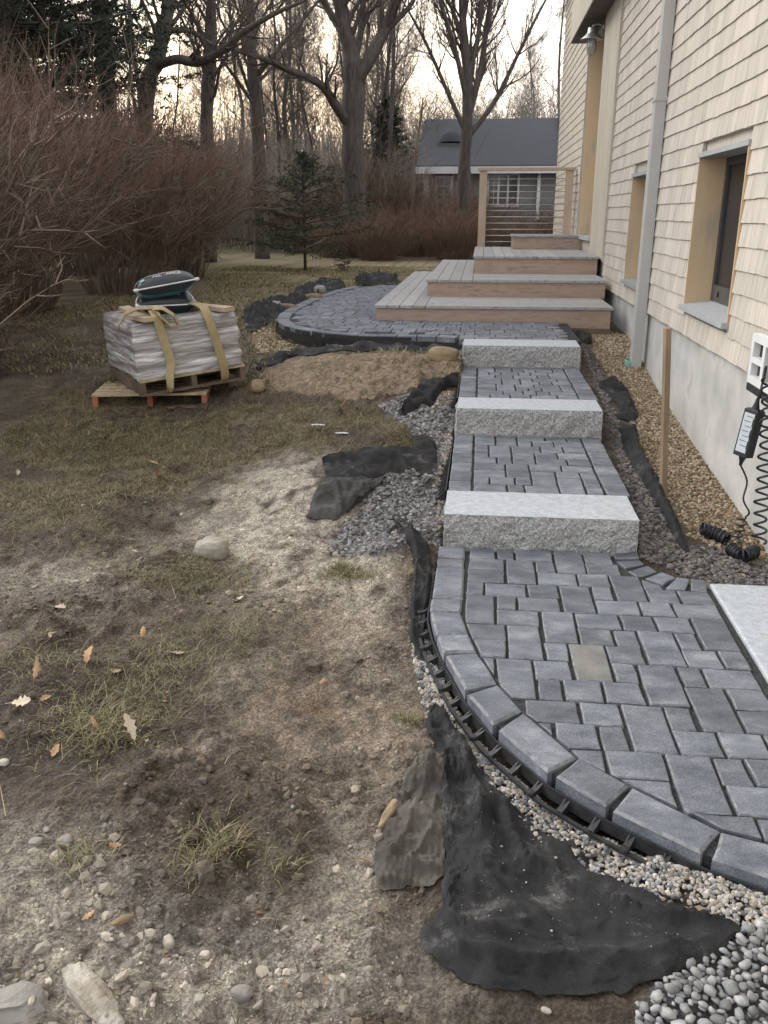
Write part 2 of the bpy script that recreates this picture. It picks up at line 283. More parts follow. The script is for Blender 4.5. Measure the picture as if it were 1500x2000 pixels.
MAT = dict(
    ground=MG('ground_soil'),
    loose=MA('loose_pieces', bump=.0, mot=.15, mscale=120),
    grass=MA('grass_blades', bump=0, mot=.1, rough=.7),
    paver=M('concrete_paver', (.10, .112, .13), (.185, .20, .22), (.27, .282, .295), scale=7.5, stretch=(.8, 1.4, 1), detail=8, rough=.82, bump=.5, bscale=110, bdist=.005, rand=.24, coord='Position', lo=.33, hi=.68, speck=(260, (.62, .62, .64), .7), nrough=.62),
    paver_edge=M('worn_paver_edge', (.13, .138, .148), (.27, .275, .28), scale=32, rough=.9, bump=.5, bscale=120, bdist=.004, rand=.12, coord='Position', lo=.36, hi=.66),
    paver_tan=M('tan_paver', (.15, .148, .140), (.222, .215, .198), scale=9, rough=.85, bump=.35, bscale=90, bdist=.004, coord='Position', speck=(230, (.75, .75, .75), .5)),
    joint=M('joint_gravel', (.02, .021, .023), (.07, .072, .076), scale=150, rough=.9, bump=1, bscale=170, bdist=.01, coord='Position', lo=.4, hi=.65),
    gran_top=M('granite_thermal_top', (.40, .425, .45), (.52, .545, .57), scale=30, rough=.75, bump=.15, bscale=240, bdist=.003, speck=(300, (.62, .62, .62), .6), rand=.03, coord='Position'),
    gran_face=M('granite_rock_face', (.31, .305, .295), (.52, .51, .495), scale=75, rough=.85, bump=.6, bscale=110, bdist=.012, speck=(160, (.5, .5, .5), .8), rand=.03, coord='Position', lo=.38, hi=.62),
    black=M('black_plastic', (.012, .012, .013), (.03, .03, .032), scale=20, rough=.55, bump=.1),
    fabric=M('geotextile', (.009, .009, .010), (.030, .030, .031), (.125, .12, .112), scale=5.5, detail=9, rough=1, bump=.5, bscale=300, bdist=.004, coord='Position', lo=.34, hi=.66, nrough=.7, speck=(420, (.55, .55, .55), .8)),
    fabric_old=M('dusty_geotextile', (.045, .040, .034), (.10, .09, .076), (.2, .185, .16), scale=6, rough=.97, bump=.5, bscale=150, bdist=.006, coord='Position', lo=.3, hi=.72, nrough=.65),
    fabric_mid=M('worn_geotextile', (.022, .021, .02), (.055, .052, .048), (.13, .12, .108), scale=6, rough=.95, bump=.4, bscale=180, bdist=.005, coord='Position', lo=.32, hi=.72, nrough=.65),
    rock_pale=M('pale_stone', (.58, .54, .46), (.34, .30, .24), scale=7, rough=.9, bump=.5, bscale=40, coord='Object'),
    rock_tan=M('tan_stone', (.30, .22, .13), (.20, .15, .10), scale=9, rough=.9, bump=.6, bscale=30),
    rock_gray=M('grey_stone', (.20, .185, .165), (.32, .30, .27), scale=9, rough=.9, bump=.6, bscale=40),
    rock_dirty=M('mud_stained_stone', (.20, .155, .11), (.36, .325, .27), (.44, .41, .35), scale=13, rough=.95, bump=.8, bscale=60, bdist=.012, lo=.36, hi=.64),
    rock_brown=M('brown_stone', (.10, .078, .055), (.19, .16, .13), scale=22, rough=.95, bump=.7, bscale=60),
    clod=M('soil_clod', (.10, .08, .055), (.18, .15, .11), scale=18, rough=1, bump=.8, bscale=60),
    pebble=M('river_pebble', (.23, .235, .24), (.31, .31, .305), (.40, .37, .32), scale=1.2, rough=.7, bump=.2, bscale=30, rand=.42),
    shingle=M('cedar_shingle', (.46, .415, .36), (.635, .57, .485), (.54, .50, .455), scale=3.2, stretch=(1, 8, 1.1), rough=.85, bump=.12, bscale=22, bdist=.002, rand=.10, attr='tint', coord='Position', lo=.28, hi=.74),
    cedar=M('fresh_cedar_jamb', (.74, .52, .30), (.66, .50, .32), (.46, .38, .28), scale=3, stretch=(3, 3, .6), rough=.75, bump=.15, coord='Position', lo=.3, hi=.76),
    boards=M('vertical_boards', (.46, .405, .33), (.58, .52, .42), (.37, .345, .31), scale=2.2, stretch=(6, 8, .5), rough=.85, bump=.2, coord='Position', rand=.06),
    trim=M('grey_stone_trim', (.34, .35, .35), (.42, .43, .43), scale=30, rough=.8, bump=.15),
    concrete=M('foundation_concrete', (.36, .355, .335), (.54, .53, .505), (.33, .325, .305), scale=2.2, rough=.9, bump=.25, bscale=24, coord='Position', lo=.3, hi=.75),
    spout=M('painted_downspout', (.54, .535, .51), (.58, .575, .55), scale=6, rough=.55, bump=.03),
    winframe=M('dark_window_frame', (.075, .072, .07), (.095, .092, .09), scale=10, rough=.5, bump=.05),
    screen=M('insect_screen', (.016, .017, .02), (.028, .029, .031), scale=30, rough=.35, bump=.1),
    soffit=M('dark_soffit', (.085, .073, .063), (.13, .115, .10), scale=6, rough=.8, bump=.2),
    zinc=M('galvanised_metal', (.42, .42, .41), (.55, .55, .54), scale=14, rough=.35, metal=.8, bump=.08),
    jar=M('frosted_glass', (.62, .6, .53), (.7, .68, .6), scale=10, rough=.15, trans=.5, bump=0),
    decktop=M('weathered_deck_board', (.30, .295, .285), (.40, .39, .38), (.25, .24, .235), scale=4, stretch=(3, 3, 3), rough=.8, bump=.2, rand=.11, coord='Position'),
    riser=M('cedar_riser', (.345, .245, .185), (.42, .31, .24), (.30, .22, .175), scale=3.5, stretch=(1, 1, 6), rough=.8, bump=.2, rand=.05, coord='Position'),
    post=M('cedar_post', (.46, .345, .25), (.54, .42, .31), scale=4, stretch=(4, 4, .7), rough=.8, bump=.2, coord='Position'),
    cable=M('steel_cable', (.5, .46, .42), (.55, .5, .46), scale=10, rough=.45, metal=.4, bump=0),
    stake=M('wood_stake', (.26, .185, .115), (.35, .26, .165), scale=5, stretch=(5, 5, .7), rough=.9, bump=.3),
    pallet=M('pallet_wood', (.36, .275, .165), (.46, .365, .235), (.25, .2, .14), scale=5, stretch=(2, 2, 4), rough=.9, bump=.4, rand=.12),
    pallet_dark=M('old_pallet_wood', (.105, .075, .05), (.19, .14, .095), scale=5, rough=.9, bump=.4, rand=.15),
    pallet_red=M('red_painted_block', (.26, .085, .045), (.34, .13, .07), scale=7, rough=.9, bump=.3),
    lumber=M('board_lumber', (.36, .275, .185), (.46, .365, .26), scale=6, stretch=(1, 5, 5), rough=.85, bump=.2),
    wrap=M('stretch_wrap', (.22, .20, .185), (.55, .53, .515), (.90, .90, .91), scale=2.6, stretch=(.7, .7, 8), rough=.22, bump=.6, bscale=5, bdist=.03, lo=.36, hi=.66, nrough=.65),
    strap=M('webbing_strap', (.30, .23, .115), (.38, .30, .165), scale=14, rough=.85, bump=.3, bscale=160, bdist=.003),
    bag_black=M('bag_black', (.012, .016, .02), (.025, .03, .034), scale=9, rough=.35, bump=.3, bscale=14),
    bag_silver=M('bag_silver', (.30, .31, .33), (.42, .43, .45), scale=8, rough=.35, bump=.3, bscale=14),
    bag_teal=M('bag_teal', (.01, .13, .19), (.03, .22, .29), scale=8, rough=.35, bump=.3, bscale=14),
    bag_white=M('bag_white', (.62, .63, .63), (.75, .76, .76), scale=8, rough=.4, bump=.1),
    red=M('red_print', (.5, .03, .03), scale=8, rough=.5, bump=0), white=M('white_plastic', (.72, .72, .7), (.78, .78, .77), scale=10, rough=.45, bump=.05),
    sticker=M('sticker', (.55, .6, .63), (.62, .66, .68), scale=10, rough=.5, bump=0), ink=M('ink', (.12, .13, .15), scale=5, rough=.6, bump=0),
    teal_pipe=M('teal_drain', (.18, .48, .43), (.25, .55, .5), scale=10, rough=.6, bump=.1),
    bark=M('grey_bark', (.060, .050, .042), (.12, .10, .085), scale=9, stretch=(2, 2, .4), rough=.95, bump=.8, bscale=20, bdist=.03, rand=.15),
    twig=M('bare_twigs', (.10, .082, .068), (.16, .132, .11), scale=5, rough=.95, bump=0, rand=.2),
    twig_hazed=M('hazed_far_twigs', (.17, .145, .125), (.24, .205, .175), scale=.4, rough=.95, bump=0, rand=.1, coord='Position'),  # paler than the near twigs: haze and sky glow put into the colour
    twig_red=M('reddish_stems', (.105, .056, .038), (.165, .10, .07), (.215, .16, .122), scale=1.6, rough=.9, bump=0, rand=.15, coord='Position', lo=.3, hi=.72),
    twig_tan=M('pale_stems', (.17, .12, .085), (.23, .175, .125), scale=2, rough=.9, bump=0, rand=.15),
    twig_stem=M('shrub_stems', (.13, .09, .066), (.20, .15, .115), scale=2, rough=.9, bump=0, rand=.15),
    rust=M('rusty_brush', (.125, .075, .048), (.19, .125, .085), scale=2, rough=.95, bump=0, rand=.2),
    needle=M('spruce_needles', (.020, .030, .019), (.042, .055, .031), scale=4, rough=.8, bump=0, rand=.2, coord='Position'),
    needle2=M('spruce_needles_light', (.024, .034, .018), (.055, .064, .032), (.075, .065, .04), scale=3, rough=.8, bump=0, rand=.2, coord='Position'),
    leaf=M('oak_leaf', (.36, .21, .10), (.45, .30, .17), scale=14, rough=.8, bump=.2, rand=.25), leaf_pale=M('pale_leaf', (.46, .36, .25), (.55, .46, .34), scale=14, rough=.85, bump=.2, rand=.2),
    roof=M('asphalt_roof', (.040, .043, .048), (.072, .076, .082), scale=30, rough=.95, bump=.4, rand=.2, coord='Position'),
    graywall=M('grey_shingle_wall', (.19, .185, .18), (.27, .265, .26), scale=12, stretch=(1, 1, 4), rough=.9, bump=.3, rand=.12, coord='Position'),
    whitepaint=M('white_paint', (.68, .68, .68), (.75, .75, .75), scale=5, rough=.6, bump=.05),
    glass=M('dark_window_glass', (.03, .035, .04), (.06, .065, .07), scale=2, rough=.1, bump=0),
)
# ================================================================== GROUND
GRAVEL_L = [(735, 790), (800, 768), (860, 772), (893, 765), (893, 800), (885, 860), (872, 950), (866, 1030), (860, 1070), (850, 1062), (800, 1060), (770, 1070), (720, 1080), (655, 1092), (640, 1065), (660, 1030), (690, 1010), (725, 965), (760, 925), (850, 915), (853, 880), (806, 850), (800, 830)]
TAN_STRIP = [(862, 1060), (845, 985), (862, 900), (874, 850), (884, 850), (878, 910), (868, 990), (866, 1060)]
TAN_PATCH = [(828, 785), (885, 765), (892, 800), (845, 800)]
TAN_PATIO = [(488, 655), (520, 640), (560, 648), (600, 662), (650, 672), (640, 684), (570, 688), (500, 692)]
GRAVEL_R = [(1130, 668), (1152, 690), (1175, 730), (1190, 775), (1215, 850), (1255, 920), (1290, 975), (1345, 1085), (1372, 1060), (1440, 1090), (1500, 1085), (1500, 1148), (1385, 1142), (1330, 1130), (1295, 1110), (1250, 1090), (1246, 1010), (1200, 870), (1178, 790)]
TAN_R = [(1150, 640), (1225, 632), (1262, 735), (1300, 790), (1440, 1000), (1500, 1095), (1440, 1090), (1372, 1060), (1345, 1050), (1295, 960), (1262, 890), (1230, 830), (1205, 760), (1160, 690)]
PEBBLES = [(1240, 1965), (1330, 1905), (1410, 1865), (1470, 1815), (1600, 1840), (1700, 2000), (1500, 2060), (1250, 2060)]
W_ = {k: Gp(v) for k, v in dict(GL=GRAVEL_L, TS=TAN_STRIP, TP=TAN_PATCH, TO=TAN_PATIO, GR=GRAVEL_R, TR=TAN_R, PB=PEBBLES).items()}
W_['TR'] = W_['TR'][:1] + [(1.60, 9.55), (1.60, 4.35)] + W_['TR'][6:]
W_['GR'] = W_['GR'][:10] + [(1.6, 4.5), (1.6, 3.86), (1.12, 3.87)] + W_['GR'][13:]
def axis(a, b, lo, hi, d, grow=1.16):
    m = list(np.arange(lo, hi + d / 2, d)); s = d; p = hi
    while p < b: s = min(s * grow, 22); p += s; m.append(p)
    s = d; p = lo; pre = []
    while p > a: s = min(s * grow, 22); p -= s; pre.append(p)
    return np.array(pre[::-1] + m)
gx = np.unique(np.round(np.r_[axis(-220, 220, -3.6, 1.7, .026), np.arange(-2.5, .05, .0145)], 4)); gx = gx[np.r_[True, np.diff(gx) > .008]]
gy = np.unique(np.round(np.r_[axis(-40, 420, 1.0, 8.6, .026), np.arange(1.1, 4.5, .0145)], 4)); gy = gy[np.r_[True, np.diff(gy) > .008]]
X, Y = np.meshgrid(gx, gy); Xf, Yf = X.ravel(), Y.ravel(); Zf = H(Xf, Yf)
n1 = fbm(Xf * 1.1, Yf * 1.1, 31, 4); n2 = fbm(Xf * 4, Yf * 4, 41, 4); n3 = fbm(Xf * 14, Yf * 14, 51, 3); n4 = fbm(Xf * 40, Yf * 40, 61, 2)
def mix(c, d, t): t = np.clip(t, 0, 1)[:, None]; return c * (1 - t) + np.array(d)[None] * t
def blob(px, py, rx, ry, pw=2):
    g = G(px, py); return np.exp(-(((Xf - g[0]) / rx) ** 2 + ((Yf - g[1]) / ry) ** 2))
col = np.tile(np.array([[.112, .082, .055]]), (len(Xf), 1))
col = mix(col, (.20, .158, .115), sst(.46, .62, n2) * .8)
col = mix(col, (.06, .044, .03), sst(.56, .42, n1 * .6 + n2 * .4) * sst(.42, .58, n3) * .9)
# pale dried mud
pale = np.clip(blob(520, 960, .42, .8) * 1.1 + blob(600, 1060, .30, .5) * .9 + blob(560, 1110, .35, .35) * .9 + blob(650, 1230, .16, .3) * .7 + blob(700, 1150, .25, .35) * .7 + blob(520, 1290, .22, .35) * .5 + blob(700, 1420, .18, .4) * .6 + blob(100, 1120, .45, .3) * .5
               + blob(640, 1880, .22, .18) * .7 + blob(330, 1970, .32, .12) * .6 + blob(500, 1850, .15, .08) * .5 + blob(120, 1900, .3, .12) * .4 + blob(90, 1900, .4, .3) * .6 + blob(100, 1700, .3, .25) * .5 + blob(700, 1700, .12, .2) * .6, 0, 1)
col = mix(col, (.56, .49, .40), pale * 1.15 * sst(.30, .56, n2 * .6 + n3 * .4 + pale * .08))
tan_ = np.clip(blob(620, 1250, .3, .4) + blob(680, 1450, .25, .35) + blob(560, 1400, .25, .3) * .7 + blob(480, 1150, .3, .3) * .5, 0, 1); col = mix(col, (.30, .235, .175), tan_ * (.45 + .5 * sst(.38, .6, n2)))
# grey stony silt low left
grey = np.clip(blob(150, 1750, .55, .45) + blob(450, 1930, .5, .25) * .8 + blob(300, 1550, .3, .3) * .5, 0, 1)
col = mix(col, (.20, .178, .152), grey * sst(.42, .62, n3 * .5 + n2 * .5) * .8)
# brown wet hollows
wet = np.clip(blob(400, 1720, .16, .16) + blob(480, 1270, .10, .10) * .9 + blob(600, 1300, .08, .08) + blob(400, 1180, .4, .25) * .5 + blob(620, 1400, .2, .2) * .4 + blob(180, 1290, .35, .25) * .6, 0, 1)
col = mix(col, (.062, .045, .03), wet * .75 * sst(.3, .5, n2))
ochre = np.clip(blob(640, 1395, .09, .06) + blob(560, 1350, .12, .10) * .6 + blob(740, 1390, .05, .05) * .6, 0, 1); col = mix(col, (.25, .165, .085), ochre * .6 * sst(.4, .6, n3 + n4 * .2))
# grass and lawn
gm = np.clip(blob(280, 900, .8, 1.2) * 1.0 + blob(430, 800, 1.0, .8) + blob(620, 810, .8, .6) + blob(380, 1130, .35, .25) * .8 + blob(180, 1420, .22, .14) * 1.1 + blob(330, 1330, .3, .2) * .4 + blob(670, 1115, .12, .06) * .9 + blob(760, 840, .5, .35) + blob(700, 770, .5, .3) * .4 + blob(150, 800, 1.2, 1.2) + blob(130, 960, .6, .9) * .7 + blob(450, 1230, .3, .25) * .5 + blob(420, 1660, .14, .1) * .7, 0, 1)
far = sst(8.2, 10.5, Yf); gm = np.clip(gm + far, 0, 1)
gm = gm * (1 - np.exp(-(((Xf + .85) / .75) ** 2 + ((Yf - 7.35) / .6) ** 2)) * .9)
GRASSM = gm * sst(.38, .55, n2 * .5 + n1 * .5 + gm * .07)
gcol = mix(np.tile(np.array([[.125, .096, .052]]), (len(Xf), 1)), (.20, .15, .09), sst(.4, .62, n3)); gcol = mix(gcol, (.068, .070, .026), sst(.48, .62, n1) * .5)
col = col * (1 - GRASSM[:, None] * .85) + gcol * GRASSM[:, None] * .85
lawn = sst(9.5, 12, Yf)
lc = mix(np.tile(np.array([[.30, .235, .13]]), (len(Xf), 1)), (.19, .185, .075), sst(.45, .6, fbm(Xf * .25, Yf * .25, 71, 3)) * .9); lc = mix(lc, (.17, .12, .075), sst(-2.2, -4.0, Xf) * sst(20, 15, Yf) * .75)
col = col * (1 - lawn[:, None]) + lc * lawn[:, None] * (.8 + .4 * n3[:, None])
woods = np.clip(sst(21.5, 23.5, Yf + (n1 - .5) * 4 + Xf * .25) * sst(-4.5, -2.0, Xf) + sst(43, 47, Yf) + sst(-5.5, -8.5, Xf + (Yf - 8) * .30) * sst(60, 20, Yf), 0, 1)
col = mix(col, (.12, .075, .045), woods * .9)
# sand heap by the patio front
wx = Xf + (n3 - .5) * .12; wy = Yf + (n2 - .5) * .16
sand = in_poly(wx, wy, Gp([(505, 735), (560, 700), (640, 688), (760, 690), (870, 690), (905, 700), (890, 752), (830, 762), (760, 775), (660, 780), (560, 770)]))
col = mix(col, (.34, .255, .165), sand * (.72 + .28 * sst(.4, .55, n2))); col = mix(col, (.2, .15, .1), sand * sst(.5, .65, n3) * .6)
for k, c in (('GL', (.15, .14, .135)), ('GR', (.115, .107, .098)), ('TS', (.23, .18, .12)), ('TP', (.25, .2, .14)), ('TO', (.25, .2, .145)), ('TR', (.195, .145, .088)), ('PB', (.12, .12, .12))):
    m = in_poly(wx, wy, W_[k]); GRASSM = GRASSM * (1 - m); col = mix(col, c, m * .95)
col = col * .88 * (.62 + .76 * sst(.25, .75, n4[:, None]) * .6 + .5 * (n3[:, None] - .5) + .12)
nx, ny = len(gx), len(gy); ii = np.arange((ny - 1) * (nx - 1)); r_, c_ = ii // (nx - 1), ii % (nx - 1); b_ = r_ * nx + c_
link('ground', npmesh('ground', np.c_[Xf, Yf, Zf], np.c_[b_, b_ + 1, b_ + nx + 1, b_ + nx], MAT['ground'], True, {'col': col}), kind='structure')
def sampler(A):
    A2 = A.reshape(ny, nx)
    def f(x, y):
        i = np.clip(np.searchsorted(gx, x) - 1, 0, nx - 2); j = np.clip(np.searchsorted(gy, y) - 1, 0, ny - 2)
        return A2[j, i]
    return f
grass_at = sampler(GRASSM)
def col_at(x, y):
    i = np.clip(np.searchsorted(gx, x) - 1, 0, nx - 2); j = np.clip(np.searchsorted(gy, y) - 1, 0, ny - 2); return col.reshape(ny, nx, 3)[j, i]

# ================================================================== WALKWAY PAVERS
def clip(poly, region):
    """Sutherland-Hodgman against a convex counter-clockwise region"""
    out = poly
    for i in range(len(region)):
        a = region[i]; b = region[(i + 1) % len(region)]; res = []
        if not out: return []
        def side(p): return (b[0] - a[0]) * (p[1] - a[1]) - (b[1] - a[1]) * (p[0] - a[0])
        for k in range(len(out)):
            p, q = out[k - 1], out[k]; sp, sq = side(p), side(q)
            if (sp >= 0) != (sq >= 0):
                t = sp / (sp - sq); res.append((p[0] + (q[0] - p[0]) * t, p[1] + (q[1] - p[1]) * t))
            if sq >= 0: res.append(q)
        out = res
    return out
def area(p): return abs(sum(p[i][0] * p[(i + 1) % len(p)][1] - p[(i + 1) % len(p)][0] * p[i][1] for i in range(len(p)))) / 2
def paver_mesh(poly, z, bev=.0045, th=.065, jit=.0034, tilt=.0):
    n0 = len(poly)
    pts = []
    for i in range(n0):                       # worn, slightly uneven edges
        a, b = poly[i], poly[(i + 1) % n0]; L = math.hypot(b[0] - a[0], b[1] - a[1])
        pts.append((a[0] + random.uniform(-jit, jit), a[1] + random.uniform(-jit, jit)))
        if L > .11: pts.append(((a[0] + b[0]) / 2 + random.uniform(-jit, jit) * .6, (a[1] + b[1]) / 2 + random.uniform(-jit, jit) * .6))
    m = MB(); dz = random.uniform(-.003, .003) ; m.prism(pts, z - th, z + dz, bev); n = len(pts)
    m.m = [0] + [0, 1] * n; return m
def shrink_rect(x0, x1, y0, y1, jx=.0062, jy=.0034): return [(x0 + jx, y0 + jy), (x1 - jx, y0 + jy), (x1 - jx, y1 - jy), (x0 + jx, y1 - jy)]

walk = empty('lower_walkway', (0, 0, 0), kind='structure')
# rows as laid: (row, rows spanned, left joint, right joint) read off the place; joints sit on a 0.1455 m course
R0, DR = 4.203, .1458
def rowy(k): return R0 - DR * k
C1, C2, C3, C4, C5 = (840, 1050), (1160, 1050), (840, 1290), (1160, 1290), (1160, 1540)
def jx(c, x, row):
    px = c[0] + x * .22667
    # the joint as seen, taken down to the paving plane at the course's top edge
    Yt = rowy(row) - .01; z0 = onz(px, 1100, 0); best = None
    lo, hi = 1000, 2100
    for _ in range(30):
        mid = (lo + hi) / 2
        if onz(px, mid, 0)[1] > Yt: lo = mid
        else: hi = mid
    return float(onz(px, lo, 0)[0])
INL = -.015
ROWS = [
 (0, 1, INL, (C1, 567)), (0, 1, (C1, 567), (C1, 725)), (0, 1, (C1, 725), (C1, 1052)), (0, 2, (C1, 1052), (C1, 1308)), (0, 1, (C1, 1308), (C2, 148)),
 (1, 1, INL, (C1, 642)), (1, 2, (C1, 642), (C1, 900)), (1, 1, (C1, 900), (C1, 1072)), (1, 1, (C1, 1325), (C2, 215)),
 (2, 1, INL, (C1, 645)), (2, 1, (C1, 914), (C1, 1260)), (2, 1, (C1, 1260), (C2, 122)), (2, 2, (C2, 122), (C2, 392)),
 (3, 1, INL, (C1, 468)), (3, 1, (C1, 468), (C1, 828)), (3, 1, (C1, 828), (C1, 1100)), (3, 2, (C1, 1100), (C1, 1380)), (3, 1, (C1, 1380), (C2, 145)), (3, 1, (C2, 435), (C2, 712)), (3, 1, (C2, 712), 1.088),
 (4, 2, INL, (C1, 562)), (4, 1, (C1, 562), (C1, 745)), (4, 1, (C1, 745), (C1, 1115)), (4, 1, (C1, 1412), (C2, 380)), (4, 1, (C2, 380), (C2, 665)), (4, 1, (C2, 665), 1.085),
 (5, 1, (C1, 562), (C1, 945)), (5, 2, (C1, 945), (C1, 1235)), (5, 1, (C1, 1235), (C2, 215)), (5, 1, (C2, 215), (C2, 510)), (5, 1, (C2, 510), (C2, 820)), (5, 2, (C2, 820), 1.08),
 (6, 1, INL, (C1, 655)), (6, 2, (C1, 655), (C1, 948)), (6, 1, (C1, 1262), (C2, 155)), (6, 1, (C2, 155), (C2, 368)), (6, 2, (C2, 368), (C2, 682)), (6, 1, (C2, 682), (C2, 880)),
 (7, 1, INL, (C1, 660)), (7, 1, (C1, 975), (C1, 1188)), (7, 2, (C1, 1188), (C2, 95)), (7, 1, (C2, 95), (C2, 410)), (7, 1, (C2, 742), (C2, 1062)), (7, 1, (C2, 1062), 1.078),
 (8, 1, INL, (C1, 565)), (8, 2, (C1, 565), (C1, 885)), (8, 1, (C1, 885), (C1, 1205)), (8, 1, (C2, 148), (C2, 360)), (8, 2, (C2, 360), (C2, 705)), (8, 1, (C2, 705), (C2, 922)), (8, 1, (C2, 922), 1.075),
 (9, 1, (C3, 915), (C3, 1133)), (9, 1, (C3, 1133), (C4, 65)), (9, 1, (C4, 65), (C4, 405)), (9, 2, (C4, 772), (C4, 1130)), (9, 1, (C4, 1130), 1.072),
 (10, 1, INL, (C3, 808)), (10, 1, (C3, 808), (C3, 1275)), (10, 1, (C3, 1275), (C4, 222)), (10, 2, (C4, 222), (C4, 592)), (10, 1, (C4, 592), (C4, 830)), (10, 1, (C4, 1220), 1.072),
 (11, 1, INL, (C3, 1062)), (11, 1, (C3, 1062), (C4, 25)), (11, 1, (C4, 25), (C4, 265)), (11, 1, (C4, 668), (C4, 1055)), (11, 1, (C4, 1055), (C4, 1450)), (11, 1, (C4, 1450), 1.072),
 (12, 1, INL, (C4, 88)), (12, 1, (C4, 88), (C4, 600)), (12, 2, (C4, 600), (C4, 1010)), (12, 1, (C4, 1010), (C4, 1290)), (12, 1, (C4, 1290), 1.072),
 (13, 1, INL, (C4, 665)), (13, 1, (C4, 1120), .93), (13, 1, .93, 1.072),
 (14, 1, INL, (C5, 765)), (14, 1, (C5, 765), (C5, 1390)), (14, 1, (C5, 1390), .98), (14, 1, .98, 1.2), (14, 1, 1.2, 1.5),
 (15, 1, INL, .78), (15, 1, .78, .98), (15, 1, .98, 1.25), (15, 1, 1.25, 1.5), (13, 1, 1.072, 1.28), (13, 1, 1.28, 1.5), (12, 1, 1.072, 1.3), (12, 1, 1.3, 1.5), (16, 1, INL, 1.1), (16, 1, 1.1, 1.5)]
def jv(v, row): return v if not isinstance(v, tuple) else jx(v[0], v[1], row)
# the curved inner line of the border, convex towards the field
region = [tuple(p) for p in INN if True] + [(1.6, 1.9), (1.6, 4.4), (.845, 4.4), (-.015, 4.4)]
region = INN + [(1.9, 1.94), (1.9, 4.4), (-.015, 4.4)]
piece = 0; tan_done = False
for row, span, a, b in ROWS:
    x0, x1 = jv(a, row), jv(b, row); y1 = rowy(row); y0 = rowy(row + span)
    if x1 - x0 < .03: continue
    poly = shrink_rect(x0, x1, y0, y1)
    poly = clip(poly, inset(region, .004))
    if len(poly) < 3 or area(poly) < .0012: continue
    tan = row == 7 and span == 2
    paver_mesh(poly, 0).build('paver', [MAT['paver_tan'] if tan else MAT['paver'], MAT['paver_edge']], walk, label='tan tinted paver among blue-grey ones' if tan else None)
JO = [(-.158, 4.203), (-.159, 4.05), (-.159, 3.935), (-.161, 3.565), (-.162, 3.42), (-.125, 3.20), (-.085, 3.045), (.003, 2.765), (.105, 2.545), (.272, 2.30), (.425, 2.155), (.655, 1.985), (.93, 1.86), (1.22, 1.79), (1.5, 1.77)]
JI = [(-.02, 4.203), (-.02, 4.045), (-.02, 3.93), (-.021, 3.565), (-.026, 3.418), (.010, 3.215), (.046, 3.063), (.122, 2.832), (.201, 2.655), (.365, 2.398), (.507, 2.268), (.722, 2.093), (.98, 2.01), (1.24, 1.945), (1.5, 1.93)]
for i in range(len(JO) - 1):
    o0, o1, i0, i1 = map(np.array, (JO[i], JO[i + 1], JI[i], JI[i + 1])); wo = .006 if i < 6 else .016; wi = .004
    do = (o1 - o0) / np.linalg.norm(o1 - o0); di = (i1 - i0) / np.linalg.norm(i1 - i0); wid = (i0 - o0) / np.linalg.norm(i0 - o0)
    paver_mesh([tuple(o0 + do * wo), tuple(o1 - do * wo), tuple(i1 - di * wi - wid * .004), tuple(i0 + di * wi - wid * .004)], .004, .009, .075).build('border_paver', [MAT['paver'], MAT['paver_edge']], walk)
for q in ([(165, 140), (375, 130), (392, 182), (185, 188)], [(190, 200), (398, 192), (438, 222), (282, 262)], [(292, 285), (468, 240), (550, 288), (420, 332), (362, 330)], [(442, 350), (590, 297), (703, 342), (588, 402)], [(618, 430), (722, 340), (826, 358), (783, 448), (640, 450)], [(842, 370), (945, 370), (985, 478), (836, 460)], [(410, 362), (575, 415), (592, 452), (436, 444)]):
    poly = [tuple(onz(C2[0] + x * .22667, C2[1] + y * .22667, 0)[:2]) for x, y in q]
    paver_mesh(poly, .002).build('border_paver', [MAT['paver'], MAT['paver_edge']], walk)
m = MB(); m.prism(inset(LOWER, .022), -.07, -.014); m.build('joint_bed', MAT['joint'], walk)

# pale granite slab at the door
sb = MB(); sb.prism([(1.106, 2.36), (1.546, 2.36), (1.546, 3.85), (1.112, 3.85)], -.1, .006, .008)
sb.build('granite_slab', MAT['gran_top'], None, label='pale granite slab set flush beside the lower pavers', cat='stone slab')

def ashlar(x0, x1, y0, y1, seed):
    """three sizes of block on a square module, laid at random without through joints"""
    rr = random.Random(seed); mo = .0485; nxm = max(1, round((x1 - x0) / mo)); ux = (x1 - x0) / nxm; rows = max(2, round((y1 - y0) / .146)); uy = (y1 - y0) / rows
    occ = np.zeros((rows, nxm), bool); out = []; brk = {}
    for r in range(rows):
        c = 0
        while c < nxm:
            if occ[r, c]: c += 1; continue
            free = 0
            while c + free < nxm and not occ[r, c + free]: free += 1
            opts = [2, 3, 3, 4, 3]; rr.shuffle(opts); opts.sort(key=lambda k: (c + k) in brk.get(r - 1, ()))
            w = opts[0]
            if free - w == 1: w = w + 1 if w < 4 else w - 1
            w = min(w, free); h = 1
            if w == 3 and r + 1 < rows and rr.random() < .42 and not occ[r + 1, c:c + w].any(): h = 2
            occ[r:r + h, c:c + w] = True
            for q in range(r, r + h): brk.setdefault(q, set()).update((c, c + w))
            out.append((x0 + c * ux, x0 + (c + w) * ux, y1 - (r + h) * uy, y1 - r * uy)); c += w
    return out
